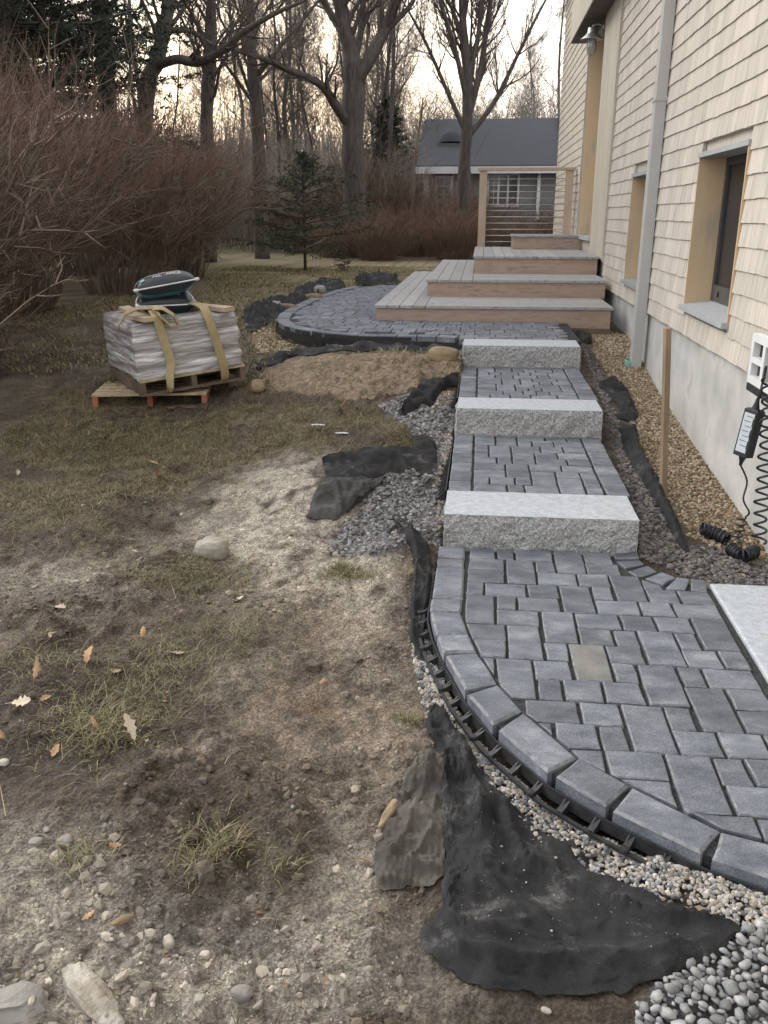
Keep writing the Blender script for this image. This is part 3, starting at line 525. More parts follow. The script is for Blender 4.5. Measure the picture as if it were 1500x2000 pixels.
def landing(name, x0, x1, y0, y1, z, seed):
    e = empty(name, (0, 0, 0), kind='structure'); b = .135; rr = random.Random(seed + 50)
    for s in (0, 1):
        y = y1; xa, xb = (x0, x0 + b) if s == 0 else (x1 - b, x1)
        while y > y0 + .02:
            d = rr.choice([.145, .145, .2, .095, .28 if s else .145]); ya = max(y0, y - d)
            if ya - y0 < .06: ya = y0
            paver_mesh(shrink_rect(xa, xb, ya, y), z).build('border_paver', [MAT['paver'], MAT['paver_edge']], e); y = ya
    for q in ashlar(x0 + b + .004, x1 - b - .004, y0, y1, seed): paver_mesh(shrink_rect(*q, jx=.006), z).build('paver', [MAT['paver'], MAT['paver_edge']], e)
    m = MB(); m.box((x0 + .003, y0, z - .3), (x1 - .003, y1, z - .013)); m.build('joint_bed', MAT['joint'], e)
landing('lower_landing', -.135, .868, 4.64, 5.975, Z1, 11)
landing('upper_landing', -.125, .895, 6.365, 7.76, Z2, 23)

# ================================================================== GRANITE STEPS
def rough_box(x0, x1, y0, y1, z0, z1, seed):
    """thermal top, rock-pitched faces that bulge unevenly"""
    m = MB(); nx_, nz_, ny_ = 64, 14, 24; s = seed
    xs = np.linspace(x0, x1, nx_); zs = np.linspace(z0, z1, nz_); ys = np.linspace(y0, y1, ny_)
    A, B = np.meshgrid(xs, zs); edge = np.clip((z1 - B) / .03, 0, 1)
    d = (fbm(A * 14, B * 14, s, 4) - .42) * .038 * edge + .006 * edge + (vn(A * 55, B * 55, s + 7) - .5) * .010 * edge
    wob = (fbm(A * 20, B * 0 + 3, s + 3, 3) - .5) * .016 * (1 - edge)
    P = np.stack([A, y0 - d + wob, B], -1); m.grid(P, 1)
    for side, xx in ((-1, x0), (1, x1)):
        A2, B2 = np.meshgrid(ys, zs); e2 = np.clip((z1 - B2) / .03, 0, 1); d2 = (fbm(A2 * 14, B2 * 14, s + 11 + side, 4) - .42) * .05 * e2
        P2 = np.stack([xx + side * d2, A2, B2], -1)
        P2[:, 0, :] = P[:, 0 if side < 0 else -1, :]
        m.grid(P2 if side > 0 else P2[:, ::-1], 1)
    A3, B3 = np.meshgrid(xs, ys); P3 = np.stack([A3, B3, np.full_like(A3, z1) + (vn(A3 * 30, B3 * 30, s) - .5) * .0015], -1); P3[0] = P[-1]; m.grid(P3, 0)
    m.add([(x0, y1, z0), (x1, y1, z0), (x1, y1, z1), (x0, y1, z1)], [(1, 0, 3, 2)], 1)
    return m
for (x0, x1, y0, y1, z0, z1, lab) in ((-.136, .842, 4.235, 4.64, -.06, Z1, 'rough-faced granite step at the foot, rising from the lower pavers'),
                                      (-.12, .872, 5.978, 6.36, .10, Z2, 'rough-faced granite step in the middle, between the two paved landings'),
                                      (-.117, .898, 7.765, 8.19, .27, Z3, 'rough-faced granite step at the top, level with the patio')):
    rough_box(x0, x1, y0, y1, z0, z1, int(y0 * 10)).build('granite_step', [MAT['gran_top'], MAT['gran_face']], None, False, label=lab, cat='stone step', group='granite steps up the walkway')

# ================================================================== PATIO
pat = empty('upper_patio', (0, 0, 0), kind='structure')
PB_ = [p for p in PATIO if True]
fr = [(.895, 8.19), (-.126, 8.195), (-.20, 8.25), (-.418, 8.31), (-.731, 8.315), (-1.126, 8.345), (-1.449, 8.48), (-1.752, 8.73), (-2.004, 9.05), (-2.188, 9.5), (-2.30, 10.17), (-2.33, 11.03), (-2.3, 12.5), (-2.165, 13.69), (-2.0, 14.3)]
def offs(pl, d):
    out = []
    for i in range(len(pl)):
        a = np.array(pl[max(0, i - 1)]); b = np.array(pl[min(len(pl) - 1, i + 1)]); t = (b - a) / np.linalg.norm(b - a); nrm = np.array([t[1], -t[0]]); out.append(tuple(np.array(pl[i]) + nrm * d))
    return out
def resample(pl, n):
    pl = np.array(pl, float); s = np.r_[0, np.cumsum(np.linalg.norm(np.diff(pl, axis=0), axis=1))]; t = np.linspace(0, s[-1], n)
    return np.stack([np.interp(t, s, pl[:, k]) for k in range(pl.shape[1])], -1)
fo = resample(fr[2:], 40); fi = np.array(offs([tuple(p) for p in fo], .14))
sgn = 1 if in_poly(fi[20][0], fi[20][1], PATIO) else -1
fi = np.array(offs([tuple(p) for p in fo], .14 * sgn))
for i in range(len(fo) - 1):
    u0, u1 = fo[i] + (fo[i + 1] - fo[i]) * .03, fo[i + 1] - (fo[i + 1] - fo[i]) * .03; v0, v1 = fi[i] + (fi[i + 1] - fi[i]) * .03, fi[i + 1] - (fi[i + 1] - fi[i]) * .03
    paver_mesh([tuple(u0), tuple(u1), tuple(v1), tuple(v0)], Z3).build('border_paver', [MAT['paver'], MAT['paver_edge']], pat)
inner = [tuple(p) for p in fi] + [(-1.5, 14.7), (-1.0, 14.75), (.88, 14.75), (.88, 8.195), (-.2, 8.195)]
cand = []
for q in ashlar(-2.4, .9, 8.195, 14.75, 5):
    x0, x1, y0, y1 = q
    if x0 > -1.08 and y0 > 9.65: continue                      # under the deck
    poly = shrink_rect(*q, jx=.004, jy=.0022); c = ((x0 + x1) / 2, (y0 + y1) / 2)
    ins = [in_poly(p[0], p[1], inner) for p in poly]
    if not any(ins): continue
    if not all(ins):
        poly = [p if i else (p[0] + (c[0] - p[0]) * .62, p[1] + (c[1] - p[1]) * .62) for p, i in zip(poly, ins)]
        if not all(in_poly(p[0], p[1], inner) for p in poly): continue
    cand.append((y0, poly))
cand.sort(key=lambda t: t[0]); rest = MB()
for k, (y, poly) in enumerate(cand):
    if k < 255: paver_mesh(poly, Z3, .0035).build('paver', [MAT['paver'], MAT['paver_edge']], pat)
    else: pm = paver_mesh(poly, Z3); rest.add(pm.v, pm.f)
if rest.v: rest.build('far_pavers', MAT['paver'], pat, kind='stuff')
m = MB(); m.prism([(p[0], p[1]) for p in PATIO], Z3 - .07, Z3 - .012); m.build('joint_bed', MAT['joint'], pat)

# ================================================================== EDGING
def edging(name, line, ztop, zbot, d, tabs, label, side=1, out=.05):
    e = empty(name, (0, 0, 0), label=label, cat='paver edging')
    pl = [tuple(p) for p in resample(line, 60)]
    a = offs(pl, d * side); b = offs(pl, (d + .006) * side); m = MB(); n = len(a)
    vs = [(*p, zbot) for p in a] + [(*p, ztop) for p in a] + [(*p, ztop) for p in b] + [(*p, zbot) for p in b]
    m.add(vs, [(k * n + i, k * n + i + 1, ((k + 1) % 4) * n + i + 1, ((k + 1) % 4) * n + i) for k in range(4) for i in range(n - 1)]); m.build('upright_strip', MAT['black'], e)
    c0 = offs(pl, (d + out - .012) * side); c1 = offs(pl, (d + out) * side); m = MB()
    vs = [(*p, zbot - .004) for p in c0] + [(*p, zbot + .006) for p in c0] + [(*p, zbot + .006) for p in c1] + [(*p, zbot - .004) for p in c1]
    m.add(vs, [(k * n + i, k * n + i + 1, ((k + 1) % 4) * n + i + 1, ((k + 1) % 4) * n + i) for k in range(4) for i in range(n - 1)]); m.build('base_rail', MAT['black'], e)
    if tabs:
        L = sum(math.dist(pl[i], pl[i + 1]) for i in range(n - 1)); k = int(L / tabs); tp = resample(pl, k)
        for i in range(1, k - 1):
            p = tp[i]; t = (tp[i + 1] - tp[i - 1]); t /= np.linalg.norm(t); nr = np.array([t[1], -t[0]]) * side; w = .010
            mm = MB()
            def P(u, v, z): q = p + nr * (d + .006 + u) + t * v; return (q[0], q[1], z)
            for v in (-w, w - .005):
                mm.add([P(0, v, zbot), P(out - .008, v, zbot), P(out - .02, v, zbot + .012), P(0, v, ztop - .006), P(0, v + .005, zbot), P(out - .008, v + .005, zbot), P(out - .02, v + .005, zbot + .012), P(0, v + .005, ztop - .006)],
                       [(0, 1, 2, 3), (7, 6, 5, 4), (0, 4, 5, 1), (1, 5, 6, 2), (2, 6, 7, 3), (3, 7, 4, 0)])
            mm.add([P(0, -w, ztop - .012), P(out - .012, -w, zbot + .012), P(out - .012, w, zbot + .012), P(0, w, ztop - .012)], [(0, 1, 2, 3)])
            if i % 3 == 0: mm.lathe([(0, zbot + .017), (.013, zbot + .016), (.015, zbot + .01), (.012, zbot)], 10, (p[0] + nr[0] * (d + out - .006), p[1] + nr[1] * (d + out - .006), 0))
            mm.build('edging_tab', MAT['black'], e)
    return e
# outer side of OUT is to the left when walking from the step towards the camera
s_ = offs(OUT, .05); SIDE = 1 if not in_poly(s_[8][0], s_[8][1], LOWER) else -1
edging('paver_edging', [(-.162, 4.19)] + OUT[2:], -.034, -.074, .008, .105, 'black plastic edging with ribbed tabs round the curved lower pavers', SIDE)
fsgn = -sgn
edging('paver_edging', fr[1:13], Z3 - .045, Z3 - .14, .01, 0, 'black plastic edging along the curved front of the upper patio', fsgn, .05)
edging('paver_edging', [(-.137, 5.93), (-.139, 4.7)], Z1 - .02, Z1 - .10, .004, .07, 'black ribbed edging beside the lower paved landing', SIDE, .06)
edging('paver_edging', [(-.127, 7.7), (-.127, 6.42)], Z2 - .02, Z2 - .11, .004, .07, 'black ribbed edging beside the upper paved landing', SIDE, .06)

# ================================================================== DECK STEPS
deck = empty('deck_steps', (-1.12, 9.58, Z3), label='stepped wooden deck of four tiers with grey treads beside the house', cat='deck')
deck_inv = Matrix.Translation((1.12, -9.58, -Z3))
def dpart(m, name, mat, **k): o = m.build(name, mat, deck, **k); o.matrix_parent_inverse = deck_inv; return o
TIERS = [(-1.12, 1.42, 9.58, Z3, .696), (-.632, 1.493, 10.685, .696, .893), (-.087, 1.535, 11.9, .893, 1.11), (.494, 1.60, 14.45, 1.11, 1.316)]
YB = 15.6
for k, (x0, x1, y0, zb, zt) in enumerate(TIERS):
    m = MB(); m.box((x0 + .022, y0 + .022, zb - (.06 if k == 0 else .0)), (x1 - .02, y0 + .045, zt - .031)); dpart(m, 'riser', MAT['riser'])
    m = MB(); m.box((x0 + .022, y0 + .047, zb - (.06 if k == 0 else .0)), (x0 + .045, YB, zt - .031)); dpart(m, 'side_riser', MAT['riser'])
    m = MB(); m.box((x1 - .043, y0 + .047, zb - .06), (x1 - .02, YB, zt - .031)); dpart(m, 'side_riser', MAT['riser'])
    nx0 = TIERS[k + 1][0] if k < 3 else x1; ny0 = TIERS[k + 1][2] if k < 3 else YB
    nb = 4 if k < 2 else 4; bw = .140
    for i in range(nb if k < 3 else 0):                                   # boards running back along the left side
        xa = x0 + i * bw; xb = xa + bw - .006
        m = MB(); m.box((xa, y0, zt - .028), (xb, YB, zt + random.uniform(-.001, .001))); dpart(m, 'deck_board', MAT['decktop'])
    xs = x0 + nb * bw if k < 3 else x0
    y = y0
    while y < ny0 + .1:
        yb = min(y + .140, ny0 + .2)
        if k == 2:
            break
        m = MB(); m.box((xs, y, zt - .028), (x1, yb - .0055, zt + random.uniform(-.001, .001))); dpart(m, 'deck_board', MAT['decktop']); y = yb
    if k == 2:                                                             # third tier: short boards run back everywhere
        xa = xs
        while xa < x1 - .02:
            xb = min(xa + bw, x1); m = MB(); m.box((xa, y0, zt - .028), (xb - .006, YB, zt + random.uniform(-.001, .001))); dpart(m, 'deck_board', MAT['decktop']); xa = xb
m = MB(); m.box((-1.05, 9.63, Z3 - .06), (1.39, YB - .02, Z3 + .1)); m.box((-.56, 10.75, Z3 + .1), (1.46, YB - .02, .84)); m.box((-.02, 11.96, .84), (1.5, YB - .02, 1.06)); dpart(m, 'framing', MAT['riser'])
m = MB(); m.box((1.0, 9.60, .30), (1.41, 9.66, Z3 - .062)); dpart(m, 'footing_board', MAT['pallet_dark'])

rail = empty('cable_railing', (0, 15.7, 1.11), label='wooden railing with thin steel cables at the back of the deck', cat='railing')
ri = Matrix.Translation((0, -15.7, -1.11))
def rpart(m, name, mat, **k): o = m.build(name, mat, rail, **k); o.matrix_parent_inverse = ri; return o
for xa, xb in ((-.048, .078), (1.375, 1.5)):
    m = MB(); m.box((xa, 15.64, 1.0), (xb, 15.76, 2.318)); rpart(m, 'rail_post', MAT['post'])
m = MB(); m.box((-.085, 15.61, 2.32), (1.53, 15.79, 2.362)); rpart(m, 'top_rail', MAT['post'])
for i in range(11):
    z = 1.19 + i * .1; m = MB(); m.tube([(.07, 15.7, z), (1.38, 15.7, z)], .0062, 5); rpart(m, 'cable', MAT['cable'], smooth=True)

# ================================================================== HOUSE
XW = 1.55
hou = empty('shingled_house', (XW, 9, .4), label='house clad in pale cedar shingles on a concrete foundation', cat='house'); hi_ = Matrix.Translation((-XW, -9, -.4))
def hpart(m, name, mat, parent=None, **k):
    o = m.build(name, mat, parent or hou, **k)
    if parent is None: o.matrix_parent_inverse = hi_
    return o
ZB, EXP = .768, .1345; ZT = 5.9; YN, YF = -1.5, 20.0
W1 = (5.70, 6.90, 1.0, 2.005); W2 = (8.75, 9.82, .985, 1.985); DR_ = (13.12, 14.86, 1.25, 4.1); BRD = (11.60, 13.12)
wl = MB(); xb = XW + .03
def wallbox(y0, y1, z0, z1): wl.box((xb, y0, z0), (xb + .16, y1, z1))
wallbox(YN, W1[0] - .02, ZB, ZT)
for w, nxt in ((W1, W2[0] - .02), (W2, DR_[0])):
    wallbox(w[0] - .02, w[1] + .02, ZB, w[2] - .04); wallbox(w[0] - .02, w[1] + .02, w[3] + .03, ZT); wallbox(w[1] + .02, nxt, ZB, ZT)
wallbox(DR_[0], DR_[1], DR_[3], ZT); wallbox(DR_[0], DR_[1], ZB - .2, DR_[2]); wallbox(DR_[1], YF, ZB, ZT)
hpart(wl, 'wall', MAT['shingle'])
m = MB(); m.box((xb + .17, YN, -.3), (8.0, YF - .02, ZT)); hpart(m, 'body', MAT['winframe'])
m = MB(); m.box((XW - .5, YN - .4, ZT + .05), (8.4, YF + .3, ZT + .25)); m.add([(XW - .5, YN - .4, ZT + .26), (8.4, YN - .4, ZT + .26), (8.4, YF + .3, ZT + .26), (XW - .5, YF + .3, ZT + .26), (4.9, YN - .4, ZT + 2.6), (4.9, YF + .3, ZT + 2.6)], [(0, 4, 5, 3), (4, 1, 2, 5), (0, 1, 4), (3, 5, 2)]); hpart(m, 'roof', MAT['roof'])
m = MB(); m.box((XW + .035, YN, -.7), (XW + .3, YF - .04, ZB - .004)); hpart(m, 'foundation', MAT['concrete'])
# shingles, course by course
sh = []; rr = random.Random(4)
holes = [(W1[0] - .005, W1[1] + .005, W1[2] - .035, W1[3] + .03), (W2[0] - .005, W2[1] + .005, W2[2] - .035, W2[3] + .03), (BRD[0] - .01, DR_[1] + .06, 0, 4.4)]
def seg_free(z0, z1):
    ys = [(1.0, YF)]
    for a, b, c, d in holes:
        if z1 > c + .012 and z0 < d - .012: ys = [s for (p, q) in ys for s in ((p, min(q, a)), (max(p, b), q)) if s[1] - s[0] > .015]
    return ys
z = ZB
while z < ZT - .02:
    for a, b in seg_free(z, z + EXP):
        y = a
        while y < b - .004:
            w = rr.choice([.085, .10, .12, .14, .16, .185, .21]) * rr.uniform(.9, 1.1); w2 = min(b, y + w)
            if b - w2 < .04: w2 = b
            sh.append((y, w2, z + rr.uniform(-.003, .003), min(EXP, ZT - z))); y = w2
    z += EXP
def clipz(y0, y1, z0, z1):
    for a, b, c, d in holes:
        if y1 > a + .001 and y0 < b - .001:
            if z0 < c < z1: z1 = c
            if z0 < d < z1 and z0 >= c: z0 = d
    return z0, z1
def shingle_vf(s):
    y0, y1, z, e = s; g = .0007; za, zb = clipz(y0, y1, z, z + e + .012); t = .0138 + rr.uniform(0, .0025)
    xo = XW - .002
    vs = [(xo - t + .012, y0 + g, za), (xo - t + .012, y1 - g, za), (xo + .0295, y1 - g, za), (xo + .0295, y0 + g, za), (xo + .0085, y0 + g, zb), (xo + .0085, y1 - g, zb), (xo + .0295, y1 - g, zb), (xo + .0295, y0 + g, zb)]
    return vs, [(0, 1, 2, 3), (4, 7, 6, 5), (0, 4, 5, 1), (1, 5, 6, 2), (3, 7, 4, 0)]
def vis(s):
    c = ((XW), (s[0] + s[1]) / 2, s[2] + .06); d = np.array(c) - CP; zc = d @ FW
    if zc < .5: return 0
    px = 750 + F_PX * (d @ RT) / zc; py = 1000 - F_PX * (d @ UP) / zc
    if not (0 < px < 1500 and 0 < py < 2000): return 0
    return (s[1] - s[0]) * s[3] / zc ** 2 * (XW / np.linalg.norm(d))
order = sorted(range(len(sh)), key=lambda i: -vis(sh[i])); V_ = []; F_ = []; T_ = []
for k, i in enumerate(order):
    vs, fs = shingle_vf(sh[i]); t = rr.random()
    if k < 298:
        me = npmesh('shingle', np.array(vs), np.array(fs), MAT['shingle'], False, {'tint': np.full(8, t)}); o = link('shingle', me, hou); o.matrix_parent_inverse = hi_
    else:
        b = len(V_); V_ += vs; F_ += [[q + b for q in f] for f in fs]; T_ += [t] * 8
o = link('far_shingles', npmesh('far_shingles', np.array(V_), np.array(F_), MAT['shingle'], False, {'tint': np.array(T_)}), hou, kind='stuff'); o.matrix_parent_inverse = hi_
# windows set deep in cedar-lined openings
for y0, y1, z0, z1 in (W1, W2):
    win = empty('window'); win.parent = hou; win.matrix_parent_inverse = hi_; xi = 1.725
    for nm, ya, yb in (('far_jamb', y1, y1 + .018), ('near_jamb', y0 - .018, y0)):
        m = MB(); m.box((XW - .012, ya, z0 - .02), (xi + .04, yb, z1)); hpart(m, 'jamb', MAT['cedar'], win)
    m = MB(); m.box((XW - .02, y0 - .02, z1 + .001), (xi + .05, y1 + .02, z1 + .034)); hpart(m, 'head_board', MAT['trim'], win)
    m = MB(); m.add([(XW - .045, y0 - .02, z0 - .05), (XW - .045, y1 + .02, z0 - .05), (xi + .02, y1 + .02, z0 - .05), (xi + .02, y0 - .02, z0 - .05), (XW - .045, y0 - .02, z0 - .015), (XW - .045, y1 + .02, z0 - .015), (xi + .02, y1 + .02, z0 + .02), (xi + .02, y0 - .02, z0 + .02)],
                    [(0, 3, 2, 1), (4, 5, 6, 7), (0, 1, 5, 4), (1, 2, 6, 5), (2, 3, 7, 6), (3, 0, 4, 7)]); hpart(m, 'sill', MAT['trim'], win)
    m = MB(); f = .055
    m.box((xi, y0 + .002, z0 + .022), (xi + .05, y0 + f, z1 - .002)); m.box((xi, y1 - f, z0 + .022), (xi + .05, y1 - .002, z1 - .002)); m.box((xi - .002, y0 + f, z1 - f), (xi + .048, y1 - f, z1 - .003)); m.box((xi - .002, y0 + f, z0 + .023), (xi + .048, y1 - f, z0 + .135)); hpart(m, 'window_frame', MAT['winframe'], win)
    m = MB(); m.box((xi + .018, y0 + f - .004, z0 + .13), (xi + .024, y1 - f + .004, z1 - f + .004)); hpart(m, 'insect_screen', MAT['screen'], win)
    m = MB(); c = (y0 + y1) / 2 + .38
    m.lathe([(0, 0), (.012, 0), (.012, .008), (0, .008)], 10, (xi - .010, c, z0 + .085), R=Matrix.Rotation(math.pi / 2, 3, 'Y')); m.box((xi - .012, c - .004, z0 + .055), (xi - .004, c + .004, z0 + .085)); hpart(m, 'latch', MAT['screen'], win)
# vertical boards and the recessed door
y = BRD[0]
while y < BRD[1] - .01:
    yb = min(y + .128, BRD[1]); m = MB(); m.box((XW - .012, y + .002, ZB + .32), (XW + .028, yb - .002, 4.4)); hpart(m, 'vertical_board', MAT['boards']); y = yb
m = MB(); m.box((XW - .03, BRD[0] - .045, ZB + .3), (XW + .0275, BRD[0] - .001, 4.4)); hpart(m, 'trim_board', MAT['boards'])
m = MB(); m.box((XW - .03, DR_[1], 1.2), (XW + .15, DR_[1] + .055, 4.1)); hpart(m, 'trim_board', MAT['boards'])
dr = empty('door'); dr.parent = hou; dr.matrix_parent_inverse = hi_
m = MB(); m.box((XW + .001, DR_[1] - .02, 1.3), (1.78, DR_[1] - .001, 4.098)); hpart(m, 'jamb', MAT['cedar'], dr)
m = MB(); m.box((XW + .001, DR_[0] + .001, 1.3), (1.78, DR_[0] + .02, 4.098)); hpart(m, 'jamb', MAT['cedar'], dr)
m = MB(); m.box((1.74, DR_[0] + .02, 1.32), (1.78, DR_[1] - .02, 4.0)); hpart(m, 'door_panel', MAT['winframe'], dr)
m = MB(); m.box((XW - .03, DR_[0] + .02, 1.27), (1.76, DR_[1] - .02, 1.32)); hpart(m, 'threshold', MAT['trim'], dr)
# deep header board over the entry
m = MB(); m.box((1.28, 9.9, 4.11), (XW - .001, 15.2, 4.42)); hpart(m, 'entry_canopy', MAT['soffit'])
m = MB(); m.box((1.262, 9.9, 4.10), (1.278, 15.21, 4.62)); hpart(m, 'canopy_fascia', MAT['boards'])
m = MB(); m.box((1.452, 8.385, .16), (1.542, 8.525, ZT)); m.box((1.444, 8.377, 2.545), (1.55, 8.533, 2.575)); hpart(m, 'downspout', MAT['spout'])
m = MB(); m.lathe([(.05, 0), (.056, .01), (.05, .02), (.056, .03), (.05, .04), (.056, .05), (.05, .06)], 14, (1.45, 8.45, float(H(1.45, 8.45)) - .01)); hpart(m, 'drain_pipe', MAT['teal_pipe'], smooth=True)

# galvanised barn light
lamp = empty('wall_lamp', (1.40, 13.35, 3.9), label='galvanised barn light with a caged glass jar above the entry boards', cat='lamp')
m = MB(); m.lathe([(.02, .10), (.05, .10), (.062, .085), (.065, .04), (.075, .025), (.105, -.005), (.15, -.04), (.156, -.05), (.15, -.045), (.10, -.01)], 24); m.build('lamp_shade', MAT['zinc'], lamp, True)
m = MB(); m.lathe([(.05, -.02), (.058, -.06), (.058, -.17), (.045, -.20), (.0, -.21)], 16); m.build('glass_jar', MAT['jar'], lamp, True)
m = MB()
for k in range(6):
    a = k * math.pi / 3; m.tube([(.066 * math.cos(a), .066 * math.sin(a), -.03), (.068 * math.cos(a), .068 * math.sin(a), -.16), (.04 * math.cos(a), .04 * math.sin(a), -.225), (0, 0, -.235)], .004, 5)
for zz in (-.08, -.14): m.tube([(.068 * math.cos(a), .068 * math.sin(a), zz) for a in np.linspace(0, 2 * math.pi, 17)], .004, 5)
m.build('wire_guard', MAT['zinc'], lamp, True)
m = MB(); m.tube([(0, 0, .09), (.01, 0, .125), (.06, .0, .14), (.11, .0, .125), (.15, .0, .105)], .018, 8); m.lathe([(.0, .0), (.06, .0), (.06, .02), (0, .02)], 16, (.132, 0, .10), R=Matrix.Rotation(math.pi / 2, 3, 'Y')); m.build('wall_bracket', MAT['zinc'], lamp, True)
# ================================================================== LOOSE STONE
_t = (1 + 5 ** .5) / 2
ICO = np.array([(-1, _t, 0), (1, _t, 0), (-1, -_t, 0), (1, -_t, 0), (0, -1, _t), (0, 1, _t), (0, -1, -_t), (0, 1, -_t), (_t, 0, -1), (_t, 0, 1), (-_t, 0, -1), (-_t, 0, 1)], float); ICO /= np.linalg.norm(ICO[0])
ICOF = np.array([(0, 11, 5), (0, 5, 1), (0, 1, 7), (0, 7, 10), (0, 10, 11), (1, 5, 9), (5, 11, 4), (11, 10, 2), (10, 7, 6), (7, 1, 8), (3, 9, 4), (3, 4, 2), (3, 2, 6), (3, 6, 8), (3, 8, 9), (4, 9, 5), (2, 4, 11), (6, 2, 10), (8, 6, 7), (9, 8, 1)])
def rots(n, tilt=None):
    a = RNG.uniform(0, 2 * np.pi, n); b = RNG.uniform(0, np.pi, n) if tilt is None else RNG.normal(0, tilt, n); c = RNG.uniform(0, 2 * np.pi, n)
    def Rz(t): z = np.zeros((len(t), 3, 3)); z[:, 0, 0] = np.cos(t); z[:, 0, 1] = -np.sin(t); z[:, 1, 0] = np.sin(t); z[:, 1, 1] = np.cos(t); z[:, 2, 2] = 1; return z
    def Rx(t): z = np.zeros((len(t), 3, 3)); z[:, 1, 1] = np.cos(t); z[:, 1, 2] = -np.sin(t); z[:, 2, 1] = np.sin(t); z[:, 2, 2] = np.cos(t); z[:, 0, 0] = 1; return z
    return Rz(a) @ Rx(b) @ Rz(c)
def stones(name, P, r, cols, flat=.62, jag=.25, zoff=.25, smooth=False, tilt=.5):
    """many small stones as one mass; P (n,3) resting points, r radii"""
    n = len(P); 
    if n == 0: return
    S = np.stack([r * RNG.uniform(.9, 1.35, n), r * RNG.uniform(.7, 1.05, n), r * RNG.uniform(flat * .75, flat * 1.25, n)], -1)
    V = ICO[None] * (1 + RNG.uniform(-jag, jag, (n, 12, 1))); V = V * S[:, None, :]; V = np.einsum('nij,nkj->nki', rots(n, tilt), V)
    V = V + P[:, None, :]; V[:, :, 2] += (r * zoff)[:, None]
    F = (ICOF[None] + (np.arange(n) * 12)[:, None, None]).reshape(-1, 3)
    c = cols[RNG.integers(0, len(cols), n)] * RNG.uniform(.7, 1.25, (n, 1)); c = np.repeat(c, 12, 0)
    return link(name, npmesh(name, V.reshape(-1, 3), F, MAT['loose'], smooth, {'col': c}), kind='stuff')
def scatter(poly, dens, wob=.04):
    poly = np.array(poly); lo, hi = poly.min(0), poly.max(0); n = int((hi - lo).prod() * dens); q = RNG.uniform(lo, hi, (n, 2))
    w = q + np.stack([(fbm(q[:, 0] * 9, q[:, 1] * 9, 3, 2) - .5), (fbm(q[:, 0] * 9, q[:, 1] * 9, 8, 2) - .5)], -1) * wob * 2
    q = q[in_poly(w[:, 0], w[:, 1], poly)]; return np.c_[q, H(q[:, 0], q[:, 1])]
GREY = np.array([(.16, .155, .155), (.215, .21, .205), (.12, .118, .12), (.27, .255, .24), (.185, .165, .15), (.31, .30, .285)])
GREYD = np.array([(.145, .135, .125), (.19, .175, .16), (.105, .10, .097), (.24, .215, .185), (.165, .14, .12)])
TAN = np.array([(.25, .185, .11), (.32, .245, .155), (.20, .14, .08), (.40, .33, .235), (.29, .20, .12), (.48, .42, .32)])
P = scatter(W_['GL'], 3600); stones('grey_gravel', P, RNG.uniform(.0075, .0165, len(P)), GREY)
P = scatter(W_['GR'], 3400); stones('grey_gravel', P, RNG.uniform(.008, .0165, len(P)), GREYD)
P = scatter(W_['TR'], 3600, .02); stones('pea_gravel', P, RNG.uniform(.007, .013, len(P)), TAN, .8, .15)
P = np.concatenate([scatter(W_['TS'], 5200), scatter(W_['TP'], 4200)]); stones('pea_gravel', P, RNG.uniform(.006, .011, len(P)), TAN * 1.15, .8, .15)
P = scatter(W_['TO'], 2600); stones('pea_gravel', P, RNG.uniform(.008, .015, len(P)), TAN * 1.2, .8, .15)
# pale chips along the outside of the edging
E_ = resample(OUT[4:], 400); Ea = np.array(offs([tuple(p) for p in E_], 1.0 * SIDE)) - E_
q = []
for k in range(6500):
    i = RNG.integers(0, 400); d = .018 + .15 * RNG.random() ** 1.5 * (.35 + .65 * min(1, i / 150)); q.append(E_[i] + Ea[i] * d)
q = np.array(q); stones('edging_gravel', np.c_[q, H(q[:, 0], q[:, 1]) + .008 + .006 * RNG.random(len(q))], RNG.uniform(.004, .0095, len(q)), np.array([(.42, .38, .32), (.3, .3, .3), (.5, .47, .42), (.14, .15, .16), (.33, .28, .22)]), .75, .2)
# stones and crumbs of earth over the bare ground
q = RNG.uniform((-3.3, 1.1), (-.1, 6.2), (110000, 2)); dn = fbm(q[:, 0] * 2.2, q[:, 1] * 2.2, 77, 3) + .35 * sst(3.2, 1.4, q[:, 1]); q = q[dn > .46 + .22 * RNG.random(len(q))]
q = q[~in_poly(q[:, 0], q[:, 1], LOWER) & ~((q[:, 0] > -.2) & (q[:, 1] > 4.1))]; q = q[:44000]
r = RNG.pareto(3.0, len(q)) * .0032 + .0018; r = np.minimum(r, .017)
base = col_at(q[:, 0], q[:, 1]); n = len(q)
S = np.stack([r * RNG.uniform(.9, 1.35, n), r * RNG.uniform(.7, 1.05, n), r * RNG.uniform(.5, .8, n)], -1)
V = ICO[None] * (1 + RNG.uniform(-.3, .3, (n, 12, 1))) * S[:, None, :]; V = np.einsum('nij,nkj->nki', rots(n, .5), V) + np.c_[q, H(q[:, 0], q[:, 1])][:, None, :]; V[:, :, 2] += (r * .2)[:, None]
c = base * RNG.uniform(.7, 1.35, (n, 1)); pk = RNG.random(n); c = np.where((pk > .98)[:, None], np.array([[.36, .345, .32]]) * RNG.uniform(.6, 1.2, (n, 1)), c)
link('ground_crumbs', npmesh('ground_crumbs', V.reshape(-1, 3), (ICOF[None] + (np.arange(n) * 12)[:, None, None]).reshape(-1, 3), MAT['loose'], False, {'col': np.repeat(c, 12, 0)}), kind='stuff')

